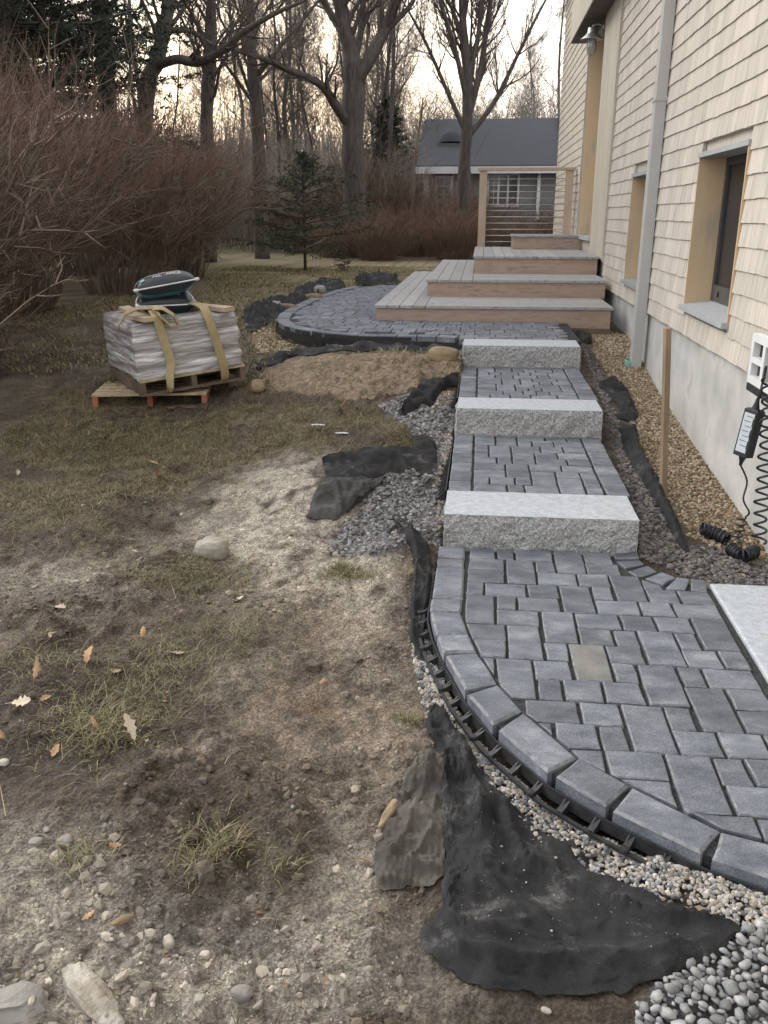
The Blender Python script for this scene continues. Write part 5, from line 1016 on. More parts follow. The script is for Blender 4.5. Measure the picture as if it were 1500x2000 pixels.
o = wrapped().build('wrapped_paver_stack', MAT['wrap'], None, True, label='stack of pavers in clear stretch film on the tilted pallet', cat='wrapped stack'); o.matrix_world = UM
TOPW = .131 + .445
def ribbon(paths, wid, mat, name, label, M0, cat='strap', axis=Vector((1, 0, 0))):
    e = empty(name, M0 @ Vector(paths[0][0]), label=label, cat=cat); inv = Matrix.Translation(-e.location)
    for k, (pts, ax) in enumerate([(p, a) for p, a in zip(paths, axis)]):
        P = resample(pts, 40); m = MB(); A = np.array([ax if not callable(ax) else ax(i / 39) for i in range(40)]); A = A / np.linalg.norm(A, axis=1)[:, None]
        nr = np.cross(np.gradient(P, axis=0), A); nr /= np.linalg.norm(nr, axis=1)[:, None] + 1e-9
        m.grid(np.stack([P - A * wid / 2, P, P + A * wid / 2], 1) + nr[:, None] * .003); m.grid(np.stack([P + A * wid / 2, P, P - A * wid / 2], 1) - nr[:, None] * .003)
        ob = m.build('webbing' if k == 0 else ['loop', 'tail', 'loop'][min(k - 1, 2)], mat, e, True); ob.matrix_parent_inverse = inv; ob.matrix_basis = M0
    return e
X3 = (1, 0, 0)
def tw(a0, a1): return lambda t: (math.cos(a0 + (a1 - a0) * t), -.0 - math.sin(a0 + (a1 - a0) * t) * .9, .15 * math.sin(9 * t))
ribbon([[(.20, .55, TOPW + .06), (.20, .25, TOPW + .085), (.20, .05, TOPW + .10), (.205, -.03, TOPW + .05), (.235, -.045, TOPW - .15), (.262, -.05, TOPW - .33), (.235, -.06, .16), (.225, -.055, .05), (.23, .02, -.0)],
        [(.20, .06, TOPW + .10), (.27, -.01, TOPW + .10), (.34, -.05, TOPW + .04), (.36, -.06, TOPW - .03), (.30, -.06, TOPW - .035), (.24, -.03, TOPW + .04), (.2, .03, TOPW + .10)],
        [(.20, .06, TOPW + .105), (.10, .10, TOPW + .11), (-.0, .10, TOPW + .08), (-.08, .06, TOPW + .0), (-.10, .02, TOPW - .06)]],
       .07, MAT['strap'], 'cargo_strap', 'tan webbing strap tied in a bow at the left of the wrapped stack', UM, axis=[lambda t: (1, -.25 * math.sin(6 * t), .1) if t < .55 else (math.cos((t - .55) * 3.2), -.6 * math.sin((t - .55) * 3.2), 0), (.35, .9, .3), (.2, .9, .25)])
ribbon([[(.60, .60, TOPW + .03), (.60, .35, TOPW + .08), (.61, .10, TOPW + .075), (.615, .0, TOPW + .06), (.63, -.035, TOPW - .03), (.665, -.045, TOPW - .22), (.70, -.05, .14), (.705, -.03, .05), (.71, .03, .0)]],
       .07, MAT['strap'], 'cargo_strap', 'tan webbing strap running flat down the right side of the wrapped stack', UM, axis=[(1, 0, .1)])
for lo, hi, rz, lab in (((.02, .02, 0), (.11, .92, .036), -.05, 'wooden board under the bow strap, at the left of the wrapped stack'), ((.66, -.045, 0), (.75, .85, .036), .22, 'wooden board lying slanted under the right strap')):
    m = MB(); c = Vector(((lo[0] + hi[0]) / 2, 0, 0)); m.box((-(hi[0] - lo[0]) / 2, lo[1] - .03, 0), ((hi[0] - lo[0]) / 2, hi[1], .036))
    o = m.build('board', MAT['lumber'], None, label=lab, cat='board'); o.matrix_world = UM @ Matrix.Translation((c.x + .08, 0, TOPW + .012)) @ Matrix.Rotation(rz, 4, 'Z')
m = MB(); m.box((0, 0, 0), (.09, .40, .034)); o = m.build('board', MAT['lumber'], None, label='short wooden board end jutting out over the front edge below the bow', cat='board'); o.matrix_world = UM @ Matrix.Translation((.10, -.055, TOPW + .012)) @ Matrix.Rotation(.12, 4, 'Z')

def bag(name, sx, sy, sz, Mx, label, lower=False):
    e = empty(name, Mx.translation, label=label, cat='bag'); inv = Matrix.Translation(-Mx.translation); n = 26
    def surf(s, t, side, k=1.0):
        f = (max(0, 1 - abs(s) ** 3.2) * max(0, 1 - abs(t) ** 2.6)) ** .55; w = (float(fbm(s * 2.4 + 9, t * 2.4 + (3 if side > 0 else 8), 4, 3)) - .5) * .16 * f
        px = 1 - .06 * (1 - abs(t)) ; return (s * sx * (1 + .03 * math.cos(t * 3)), t * sy * (1 - .05 * s * s), side * sz * (f * k + w))
    g = np.linspace(-1, 1, n)
    parts = {'bag_silver': MB(), 'bag_black': MB(), 'bag_teal': MB()}
    for side in (1, -1):
        for i in range(n - 1):
            for j in range(n - 1):
                tm = (g[j] + g[j + 1]) / 2
                key = ('bag_black' if tm < -.28 else 'bag_silver') if side > 0 else ('bag_black' if tm < -.72 else 'bag_teal' if tm < -.36 else 'bag_silver')
                q = [surf(g[i], g[j], side), surf(g[i + 1], g[j], side), surf(g[i + 1], g[j + 1], side), surf(g[i], g[j + 1], side)]
                parts[key].add(q if side > 0 else q[::-1], [(0, 1, 2, 3)])
    nm = {'bag_silver': 'sack', 'bag_black': 'black_print_band', 'bag_teal': 'teal_print_band'}
    for k, mb in parts.items():
        me = mb.mesh(nm[k], MAT[k], True); bm = bmesh.new(); bm.from_mesh(me); bmesh.ops.remove_doubles(bm, verts=bm.verts, dist=1e-5); bm.to_mesh(me); bm.free()
        o = link(nm[k], me, e); o.matrix_parent_inverse = inv; o.matrix_basis = Mx
    m = MB(); 
    for ln in ([(s, -1) for s in g], [(-1, t) for t in g], [(1, t) for t in g]):
        pts = [Vector(surf(s, t, 1)) for s, t in ln]; m.tube([(p.x * 1.01, p.y * 1.01, p.z) for p in pts], .006, 6)
    for s in (-1, 1): m.box((s * sx * 1.0 - .012, -sy * .98, -.012), (s * sx * 1.0 + .022, -sy * .5, .012))
    o = m.build('white_seam', MAT['bag_white'], e, True); o.matrix_parent_inverse = inv; o.matrix_basis = Mx
    # printed name, laid on the sloping face
    for word, mat, s0, t0, size in (('ALL', 'bag_white', -.38, -.72, .30), ('I', 'red', .00, -.72, .34), ('ANCE', 'bag_white', .08, -.72, .30)):
        cu = bpy.data.curves.new('t', 'FONT'); cu.body = word; cu.size = 1.0; cu.resolution_u = 2; cu.fill_mode = 'FRONT' if hasattr(cu, 'fill_mode') else cu.fill_mode
        ob = bpy.data.objects.new('t', cu); COL.objects.link(ob); dg = bpy.context.evaluated_depsgraph_get(); me = bpy.data.meshes.new_from_object(ob.evaluated_get(dg)); bpy.data.objects.remove(ob)
        for v in me.vertices:
            q = surf(s0 + v.co.x * size * .62, t0 + v.co.y * size * 1.05, 1); v.co = (q[0], q[1] - .002, q[2] + .004)
        me.materials.clear(); me.materials.append(MAT[mat]); o = link('lettering', me, e); o.matrix_parent_inverse = inv; o.matrix_basis = Mx
    m = MB(); m.grid(np.array([[surf(-.72 + .09 * r_ * math.cos(a), -.62 + .13 * r_ * math.sin(a), 1, 1) for a in np.linspace(0, 2 * math.pi, 13)] for r_ in (0.01, 1)]) + np.array([0, -.002, .004])); o = m.build('round_emblem', MAT['teal_pipe'], e); o.matrix_parent_inverse = inv; o.matrix_basis = Mx
B0 = UM @ Vector((.45, .52, TOPW + .095)); B1 = UM @ Vector((.44, .42, TOPW + .235))
bag('sand_bag', .23, .19, .10, Matrix.Translation(B0) @ Euler((.12, -.02, math.radians(20))).to_matrix().to_4x4(), 'lower silver and black bag lying on the wrapped stack')
bag('sand_bag', .25, .18, .095, Matrix.Translation(B1) @ Euler((-.06, -.16, math.radians(24))).to_matrix().to_4x4(), 'upper black, silver and teal bag, tilted on top of the lower bag')

# ================================================================== STAKE, ADAPTER, BRACKET
m = MB(); sa = Vector((1.135, 5.08, .0)); sb_ = Vector((1.058, 5.08, 1.02)); ax = (sb_ - sa).normalized(); rr_ = Matrix.Rotation(.5, 3, 'Z')
vs = []
for p in (sa, sb_): vs += [tuple(p + rr_ @ Vector(q)) for q in ((-.019, -.012, 0), (.019, -.012, 0), (.019, .012, 0), (-.019, .012, 0))]
m.add(vs, [(0, 3, 2, 1), (4, 5, 6, 7), (0, 1, 5, 4), (1, 2, 6, 5), (2, 3, 7, 6), (3, 0, 4, 7)])
m.build('survey_stake', MAT['stake'], None, label='upright wooden stake standing in the tan gravel near the house', cat='stake')

AC = Vector(onx(1463, 845, 1.44)); AM = Matrix.Translation(AC) @ Matrix.Rotation(.12, 4, 'Y') @ Matrix.Rotation(math.radians(32), 4, 'Z')
ad = empty('power_adapter', AC, label='black power adapter with white sticker and coiled cord by the foundation', cat='power adapter'); ai = Matrix.Translation(-AC)
def apart(m, name, mat, M0=None, **k):
    o = m.build(name, mat, ad, **k); o.matrix_parent_inverse = ai
    if M0 is not None: o.matrix_basis = M0
    return o
m = MB(); m.prism([(-.029, -.042), (.029, -.042), (.029, .042), (-.029, .042)], -.128, .128, .008)
for z in (-.06, 0, .06): m.box((-.0325, -.03, z - .02), (-.0285, -.045, z + .02))
apart(m, 'case', MAT['black'], AM)
m = MB(); m.box((-.0305, -.033, -.105), (-.0295, .033, .105)); apart(m, 'sticker', MAT['sticker'], AM)
m = MB()
for k in range(7):
    z = .085 - k * .026; m.box((-.0312, -.026 + .008 * (k % 2), z), (-.0306, .012 + .012 * ((k * 3) % 2), z + .004))
apart(m, 'fine_print', MAT['ink'], AM)
m = MB(); m.lathe([(.022, .125), (.018, .14), (.011, .165), (.009, .185)], 12); m.lathe([(.022, -.125), (.018, -.14), (.011, -.16), (.008, -.18)], 12); apart(m, 'strain_relief', MAT['black'], AM, smooth=True)
def sm(pts, n=80):
    P = np.array(pts, float); k = len(P); out = []
    for i in range(k - 1):
        p0, p1, p2, p3 = P[max(0, i - 1)], P[i], P[i + 1], P[min(k - 1, i + 2)]
        for t in np.linspace(0, 1, n // (k - 1), endpoint=False): out.append(.5 * (2 * p1 + (p2 - p0) * t + (2 * p0 - 5 * p1 + 4 * p2 - p3) * t * t + (3 * p1 - p0 - 3 * p2 + p3) * t ** 3))
    return out + [P[-1]]
def helix(path, R, turns, n=14, ph=0):
    P = np.array(sm(path, 40)); P = resample(P, int(turns * n)); T = np.gradient(P, axis=0); T /= np.linalg.norm(T, axis=1)[:, None]; out = []
    for i in range(len(P)):
        a = np.cross(T[i], [0.3, .2, 1.0]); a /= np.linalg.norm(a); b = np.cross(T[i], a); th = 2 * math.pi * i / n + ph; Rr = R * (1 + .12 * math.sin(i * .13)); out.append(P[i] + (a * math.cos(th) + b * math.sin(th)) * Rr)
    return out
topc = AM @ Vector((0, 0, .18)); botc = AM @ Vector((0, 0, -.178))
m = MB(); m.tube(sm([topc, onx(1487, 760, 1.47), onx(1496, 715, 1.49)], 20), .0075, 8); apart(m, 'upper_cord', MAT['black'], smooth=True)
yb = float(botc[1])
m = MB(); m.tube(sm([botc, ony(1459, 940, yb), ony(1452, 975, yb - .02), ony(1463, 1000, yb - .04), ony(1456, 1010, yb - .02)], 60) + helix([ony(1450, 1010, yb), ony(1446, 1030, yb), ony(1436, 1056, yb)], .024, 4.2, 16), .005, 7); apart(m, 'thin_cord', MAT['black'], smooth=True)
m = MB(); m.tube(helix([onx(1502, 740, 1.40), onx(1497, 860, 1.38), onx(1488, 980, 1.37), onx(1482, 1060, 1.37)], .030, 15), .0058, 7); apart(m, 'hanging_coil', MAT['black'], smooth=True)
def gz(px, py, dz): g = G(px, py); return (g[0], g[1], float(H(g[0], g[1])) + dz)
m = MB(); m.tube(helix([gz(1368, 1044, .035), gz(1392, 1052, .035), gz(1418, 1066, .036)], .032, 19), .0058, 7); m.tube(helix([gz(1425, 1082, .034), gz(1448, 1097, .034), gz(1474, 1088, .036)], .03, 17), .0058, 7); apart(m, 'coil_on_ground', MAT['black'], smooth=True)

bk = empty('slotted_bracket', onx(1490, 690, 1.49), label='white slotted plastic bracket on the wall, cut by the right edge', cat='bracket'); bi = Matrix.Translation(-bk.location)
yb0, yb1 = 4.50, 4.92
m = MB()
for a, b, c, d in ((4.50, 4.92, .98, 1.02), (4.50, 4.92, .76, .80), (4.88, 4.92, .80, .98), (4.68, 4.72, .80, .98), (4.50, 4.54, .80, .98), (4.72, 4.88, .87, .90)): m.box((1.475, a, c), (1.520, b, d))
o = m.build('slotted_plate', MAT['white'], bk); o.matrix_parent_inverse = bi
m = MB(); m.box((1.47, 4.48, .72), (1.53, 4.90, .757)); m.box((1.512, 4.54, .80), (1.522, 4.68, .98)); m.box((1.512, 4.72, .8), (1.522, 4.88, .98)); o = m.build('black_foot', MAT['black'], bk); o.matrix_parent_inverse = bi

# ================================================================== TREES
def twig_mesh(name, T, mat):
    """T: list of (p0, pm, p1, r0) -> thin three-sided stems"""
    A = np.array([np.r_[t[0], t[1], t[2], t[3]] for t in T], np.float64); p0, pm, p1, r = A[:, :3], A[:, 3:6], A[:, 6:9], A[:, 9]; n = len(A)
    d = p1 - p0; d /= np.linalg.norm(d, axis=1)[:, None] + 1e-9; a = np.cross(d, np.where(np.abs(d[:, 2:3]) > .9, [[1., 0, 0]], [[0, 0, 1.]])); a /= np.linalg.norm(a, axis=1)[:, None] + 1e-9; b = np.cross(d, a)
    V = []
    for p, k in ((p0, 1.0), (pm, .72)):
        for j in range(3): th = 2 * math.pi * j / 3; V.append(p + (a * math.cos(th) + b * math.sin(th)) * (r * k)[:, None])
    V.append(p1); V = np.stack(V, 1).reshape(-1, 3); bs = (np.arange(n) * 7)[:, None]; F = []
    for j in range(3):
        k = (j + 1) % 3; F += [bs + np.array([[j, k, 3 + k]]), bs + np.array([[j, 3 + k, 3 + j]]), bs + np.array([[3 + j, 3 + k, 6]])]
    return npmesh(name, V, np.concatenate(F), mat, True)
def unit(v): return v / (np.linalg.norm(v) + 1e-9)
def spray(T, limbs, p, d, L, r, lvl, maxl, rr, up=.12, kids=(6, 6, 5), ang=(.35, .9), wander=.16):
    n = 5 if lvl < 2 else 3; pts = [p]; q = p; dd = d
    for i in range(n):
        dd = unit(dd + np.array([rr.gauss(0, wander), rr.gauss(0, wander), rr.gauss(0, wander) + up])); q = q + dd * (L / n); pts.append(q)
    if lvl < 2 and r > .012:
        limbs.tube(pts, [r * (1 - .72 * i / n) for i in range(n + 1)], 7 if r > .05 else 5, False)
    elif n == 3: T.append((pts[0], pts[1], pts[2], r)); T.append((pts[2], (pts[2] + pts[3]) / 2, pts[3], r * .6))
    else:
        T.append((pts[0], pts[1], pts[3], r)); T.append((pts[3], pts[4], pts[5], r * .6))
    if lvl >= maxl: return
    k = kids[min(lvl, len(kids) - 1)]
    for i in range(k):
        t = .22 + .76 * (i + rr.random()) / k; j = min(int(t * n), n - 1); f = t * n - j; base = pts[j] + (pts[j + 1] - pts[j]) * f; ax = unit(pts[j + 1] - pts[j])
        a = rr.uniform(*ang); ph = rr.uniform(0, 6.283); u = unit(np.cross(ax, np.array([rr.gauss(0, 1), rr.gauss(0, 1), rr.gauss(0, 1)]))); nd = unit(ax * math.cos(a) + u * math.sin(a))
        spray(T, limbs, base, nd, L * rr.uniform(.42, .62) * (1.1 - .35 * t), max(r * (1 - .6 * t) * .55, .0055), lvl + 1, maxl, rr, up, kids, ang, wander)
def bare_tree(seed, trunk, rads, limbs_spec, nlimb, t0, L, name='bare_tree', kids=(6, 6, 5), maxl=3, up=.12, ang=(.5, 1.0), n=9, mats=('bark', 'twig'), loc=(0, 0, 0), minr=.0035, **k):
    """trunk: points; limbs_spec: extra given limbs (points, radii)"""
    rr = random.Random(seed); e = empty(name, loc, **k)
    tr = MB(); tp = np.array(sm(trunk, 8 * (len(trunk) - 1))); s = np.linspace(0, 1, len(tp)); rd = np.interp(s, np.linspace(0, 1, len(rads)), rads); rd = rd * (1 + .06 * np.sin(s * 40 + seed)) ; tr.tube(list(tp), list(rd), n, True)
    T = []; lm = MB()
    for pts, rs in limbs_spec:
        P = np.array(sm(pts, 6 * (len(pts) - 1))); R = np.interp(np.linspace(0, 1, len(P)), np.linspace(0, 1, len(rs)), rs); lm.tube(list(P), list(R), 7, False)
        LL = sum(np.linalg.norm(P[i + 1] - P[i]) for i in range(len(P) - 1))
        for i in range(int(LL * 2.6) + 3):
            j = rr.randint(int(len(P) * .25), len(P) - 2); ax = unit(P[j + 1] - P[j]); u = unit(np.cross(ax, np.array([rr.gauss(0, 1) for _ in range(3)]))); a = rr.uniform(.4, 1.0); spray(T, lm, P[j], unit(ax * math.cos(a) + u * math.sin(a)), LL * rr.uniform(.15, .3), max(R[j] * .4, .006), 1, maxl, rr, up, kids, ang)
    for i in range(nlimb):
        t = t0 + (1 - t0) * (i + rr.random()) / nlimb; j = min(int(t * (len(tp) - 1)), len(tp) - 2); ax = unit(tp[j + 1] - tp[j]); u = unit(np.cross(ax, np.array([rr.gauss(0, 1) for _ in range(3)]))); a = rr.uniform(*ang)
        spray(T, lm, tp[j], unit(ax * math.cos(a) + u * math.sin(a)), L * rr.uniform(.6, 1) * (1.15 - .6 * (t - t0) / (1 - t0 + 1e-6)), max(rd[j] * .33, .009), 0, maxl, rr, up, kids, ang)
    tr.build('trunk', MAT[mats[0]], e, True)
    if lm.v: lm.build('limbs', MAT[mats[0]], e, True)
    if T: link('twigs', twig_mesh('twigs', T, MAT[mats[1]]), e)
    return e
def copy_tree(e, loc, rz, s, label, group=None, sz=None):
    c = e.copy(); COL.objects.link(c); c.location = loc; c.rotation_euler = (0, 0, rz); c.scale = (s, s, sz or s); c['label'] = label
    if group: c['group'] = group
    for ch in e.children:
        d = ch.copy(); COL.objects.link(d); d.parent = c
    return c
def rel(pts, o): return [np.array(p) - np.array(o) for p in pts]
def placed(seed, D, px, rad, lpx, nl, t0, L, label, **kw):
    """a particular tree: trunk and limbs as they stand at distance D"""
    P = [ony(x, y, D) for x, y in px]; g = np.array([P[0][0], D, float(H(P[0][0], D)) - .1]); P[0] = g
    lim = [([np.array(ony(x, y, D + dd)) - g for x, y, dd in pts], rs) for pts, rs in lpx]
    return bare_tree(seed, [p - g for p in P], rad, lim, nl, t0, L, loc=tuple(g), label=label, cat='tree', **kw)
TG = 'bare trees behind the yard'
placed(1, 25, [(697, 455), (690, 330), (688, 230), (690, 150), (683, 95), (665, 20), (640, -150), (620, -330)], [.40, .31, .29, .28, .21, .17, .12, .04],
       [([(690, 165, 0), (725, 110, 0), (755, 50, .3), (785, -40, .5), (815, -200, 1), (830, -330, 1)], [.21, .17, .15, .12, .08, .03]), ([(683, 245, 0), (655, 205, -.5), (625, 165, -1), (560, 135, -1.4), (505, 112, -1.8), (440, 95, -2)], [.16, .13, .10, .085, .06, .02]), ([(690, 130, 0), (705, 60, .5), (712, -40, 1), (720, -200, 1)], [.12, .09, .07, .02])],
       16, .5, 4.2, 'big grey tree with a forked trunk and a long limb reaching left', kids=(7, 6, 5))
placed(2, 26, [(905, 420), (907, 330), (912, 250), (913, 150), (905, 60), (900, -80), (890, -260)], [.22, .17, .155, .14, .11, .08, .03],
       [([(912, 240, 0), (940, 130, .2), (955, 20, .4), (985, -120, .6)], [.10, .085, .06, .03]), ([(912, 270, 0), (965, 200, .2), (1010, 110, .5), (1055, 20, .8), (1100, -60, 1)], [.09, .07, .05, .035, .015]), ([(912, 200, 0), (890, 100, -.3), (860, 0, -.5), (830, -120, -.6)], [.08, .065, .05, .02]), ([(910, 260, 0), (870, 170, -.3), (830, 80, -.6), (780, -10, -.8)], [.07, .055, .04, .015]), ([(913, 160, 0), (935, 60, 0), (940, -60, .2)], [.08, .06, .03])],
       24, .42, 3.8, 'bare tree with fan-like upright branches in front of the grey house', kids=(8, 7, 6), up=.2, ang=(.3, .7))
placed(3, 24, [(508, 400), (505, 300), (500, 210), (492, 120), (488, 20), (480, -150), (478, -320)], [.22, .175, .16, .145, .12, .08, .03], [([(500, 150, 0), (540, 100, 0), (590, 40, .5), (640, -20, .8)], [.08, .06, .05, .02])], 16, .3, 3.4, 'straight dark trunk standing between the shrubs and the forked tree')
placed(4, 19, [(262, 330), (285, 200), (306, 120), (322, 50), (335, -30), (350, -180)], [.20, .17, .155, .14, .12, .06], [([(300, 130, 0), (345, 116, -.3), (385, 122, -.6), (430, 100, -.9), (480, 60, -1.2), (540, 25, -1.5), (600, 0, -1.7)], [.10, .09, .085, .075, .06, .04, .02]), ([(318, 60, 0), (370, 60, .4), (410, 85, .6), (450, 110, .8)], [.07, .055, .04, .02])], 12, .45, 3.2, 'leaning trunk with a wavy limb stretching right over the shrubs')
placed(5, 22, [(402, 360), (404, 250), (407, 130), (412, 20), (415, -200)], [.17, .15, .14, .12, .05], [], 14, .3, 2.8, 'slim dark trunk right of the leaning tree')
placed(6, 20, [(212, 260), (205, 120), (196, 10), (188, -160)], [.2, .19, .18, .1], [], 8, .6, 2.6, 'thick trunk rising behind the dark conifer boughs')
placed(7, 27, [(805, 440), (806, 370), (812, 300), (822, 230), (826, 190)], [.05, .045, .04, .03, .012], [], 12, .4, 1.6, 'thin pale sapling bending right beside the grey house', kids=(5, 4), maxl=2, mats=('twig_tan', 'twig'))
placed(8, 33, [(760, 420), (762, 280), (768, 150), (770, 0), (775, -150)], [.11, .09, .07, .05, .02], [], 18, .3, 3.4, 'medium bare tree just right of the forked tree')
# generic woodland trees, copied
protos = []
for k, (hh, r, nl) in enumerate(((12, .085, 24), (10, .06, 22), (13, .11, 24), (8, .045, 20))):
    rr = random.Random(40 + k); tk = [np.array([0, 0, 0.])]
    for i in range(6): tk.append(tk[-1] + np.array([rr.gauss(0, .22), rr.gauss(0, .22), hh / 6]))
    protos.append((tk, r, nl, hh))
WG = 'woodland trees in the background'; PT = []
wp = []
rr = random.Random(77)
for i in range(46):
    D = rr.uniform(33, 68); px = rr.uniform(-120, 720) if i < 36 else rr.uniform(720, 1110); wp.append((px, D))
wp.sort(key=lambda a: a[1])
def wood_label(px, D, k):
    return ['spindly bare woodland tree in the thicket far behind the yard', 'tall bare woodland tree in the thicket far behind the yard'][k % 2]
for i, (px, D) in enumerate(wp):
    x = (px - 940) / 1796 * D; 
    if x > -3.2 and D < 37 : D = 40 + (i % 7) * 2.5; x = (px - 940) / 1796 * D
    k = i % 4; loc = (x, D, float(H(x, D)) - .1)
    if i < 4: e = bare_tree(60 + k, protos[k][0], [protos[k][1], protos[k][1] * .85, protos[k][1] * .6, .02], [], protos[k][2], .22, protos[k][3] * .26, loc=loc, label='', cat='tree', group=WG, kids=(8, 6, 5)); PT.append(e); e['label'] = 'bare grey-brown tree among the crowded far woods'
    else: s = rr.uniform(.75, 1.15); copy_tree(PT[k], loc, rr.uniform(0, 6.28), s, 'bare grey-brown tree among the crowded far woods', WG)
# thicket: low mass of stems filling the woods, and the far edge of the forest
def thicket(name, n, fx, hgt, mat, r, lean=.25):
    T = []; rr2 = np.random.default_rng(len(name) + n)
    x, y = fx(n, rr2); z = H(x, y); h = hgt(x, y, rr2)
    for i in range(n):
        a = rr2.uniform(0, 6.283); l = rr2.normal(0, lean) * h[i]; p0 = np.array([x[i], y[i], z[i] - .05]); p1 = p0 + np.array([math.cos(a) * l, math.sin(a) * l, h[i]]); pm = (p0 + p1) / 2 + rr2.normal(0, .06, 3) * h[i]; T.append((p0, pm, p1, r * (.6 + .8 * rr2.random())))
        for k in range(3):
            t = rr2.uniform(.25, .95); b = p0 + (p1 - p0) * t; q = b + np.array([rr2.normal(0, .22), rr2.normal(0, .22), rr2.uniform(.1, .4)]) * h[i] * .7; T.append((b, (b + q) / 2 + rr2.normal(0, .02, 3) * h[i], q, r * .5))
    return link(name, twig_mesh(name, T, MAT[mat]), kind='stuff')
def fx_woods(n, r):
    D = r.uniform(27, 50, n); px = r.uniform(-150, 850, n); x = (px - 940) / 1796 * D; return x, D
thicket('brushwood', 7500, fx_woods, lambda x, y, r: r.uniform(.8, 3.4, len(x)) * (1 + (y - 27) * .02), 'twig_hazed', .014)
def fx_house(n, r):
    D = r.uniform(34.5, 60, n); px = r.uniform(800, 1130, n); return (px - 940) / 1796 * D, D
thicket('brushwood', 2600, fx_house, lambda x, y, r: r.uniform(3.0, 6.5, len(x)), 'twig_hazed', .02, .15)
def fx_far(n, r):
    D = r.uniform(60, 95, n); px = r.uniform(-400, 1300, n); return (px - 940) / 1796 * D, D
thicket('far_forest', 5200, fx_far, lambda x, y, r: r.uniform(3.0, 7.2, len(x)) * (.8 + .4 * fbm(x * .1, y * .1, 5, 2)), 'twig_hazed', .035, .12)

# ---- shrubs
def shrub(name, seed, R, Hh, nst, ntw, mat, loc, label, cat='shrub', group=None, lean=(0, 0), r0=.011):
    rr2 = np.random.default_rng(seed); T = []
    for i in range(nst):
        a = rr2.uniform(0, 6.283); rad = R * math.sqrt(rr2.random()); p = np.array([math.cos(a) * rad * .28, math.sin(a) * rad * .28, -.05]); h = Hh * rr2.uniform(.6, 1.0) * (1 - .25 * (rad / R) ** 2); tip = np.array([math.cos(a) * rad + lean[0] * h, math.sin(a) * rad + lean[1] * h, h])
        mid = p * .5 + tip * .5 + np.array([-math.cos(a) * rad * .14, -math.sin(a) * rad * .14, h * .10]) + rr2.normal(0, .07, 3)
        P = np.array([p + (mid - p) * t * 2 * (1 - .0) if t < .5 else mid + (tip - mid) * (t - .5) * 2 for t in np.linspace(0, 1, 7)]); P[1:-1] += rr2.normal(0, .03, (5, 3)); r = r0 * (.55 + rr2.pareto(2.2)); r = min(r, r0 * 3)
        T += [(P[0], P[1], P[2], r), (P[2], P[3], P[4], r * .75), (P[4], P[5], P[6], r * .5)]
        for k in range(ntw):
            t = rr2.uniform(.2, 1.0); f = t * 6; j = min(int(f), 5); b = P[j] + (P[j + 1] - P[j]) * (f - j); ax = unit(P[j + 1] - P[j]); dv = unit(ax * .9 + rr2.normal(0, .45, 3) + np.array([0, 0, .12])); L = Hh * rr2.uniform(.12, .34); q = b + dv * L; mm = b + dv * L * .5 + rr2.normal(0, .02, 3); T.append((b, mm, q, r * .36))
            for u in range(3):
                t2 = rr2.uniform(.2, .95); b2 = b + (q - b) * t2; d2 = unit(dv + rr2.normal(0, .5, 3)); L2 = L * rr2.uniform(.25, .55); T.append((b2, b2 + d2 * L2 * .5, b2 + d2 * L2, r * .22))
    e = empty(name, loc, label=label, cat=cat, group=group); n0 = int(len(T))
    st = [t for t in T if t[3] > r0 * .42]; tw_ = [t for t in T if t[3] <= r0 * .42]
    link('stems', twig_mesh('stems', st, MAT['twig_stem' if mat == 'twig_red' else mat]), e); link('twigs', twig_mesh('twigs', tw_, MAT[mat]), e); return e
HG = 'large bare shrubs along the left side'
S1 = shrub('bare_shrub', 3, 1.9, 2.95, 150, 15, 'twig_red', (-5.9, 10.6, float(H(-5.9, 10.6))), 'biggest reddish bare shrub, arching over towards the pallets', group=HG, lean=(.14, -.05))
S2 = shrub('bare_shrub', 5, 1.6, 2.6, 130, 14, 'twig_red', (-4.9, 7.6, float(H(-4.9, 7.6))), 'reddish bare shrub at the left edge, nearest the mud', group=HG, lean=(.12, -.08))
for k, (src, x, y, s, rz, lab) in enumerate(((S2, -6.3, 8.6, 1.12, 1.2, 'tall reddish shrub at the left edge behind the nearest shrub'), (S1, -5.5, 13.4, .95, 0.25, 'bare shrub behind the pallets, right of the biggest one'), (S2, -5.6, 16.2, 1.0, .4, 'bare shrub at the right end of the row, beside the lawn'), (S1, -8.2, 12.5, 1.15, 2.2, 'bare shrub in the second row below the conifer'), (S2, -7.9, 17.5, 1.2, 3.3, 'bare shrub behind the row, under the leaning trunk'), (S1, -8.6, 22, 1.1, .9, 'bare shrub at the far end of the row near the wood'), (S1, -6.9, 19.8, .8, 4.0, 'low bare shrub by the lawn before the far bank'))):
    copy_tree(src, (x, y, float(H(x, y)) - .03), rz, s, lab, HG)
# pale stems close at the left edge
shrub('bare_shrub', 9, 1.2, 1.5, 60, 10, 'twig_tan', (-4.65, 6.25, float(H(-4.65, 6.25))), 'low shrub of pale stems leaning right at the left edge', group=HG, lean=(.35, -.15), r0=.008)
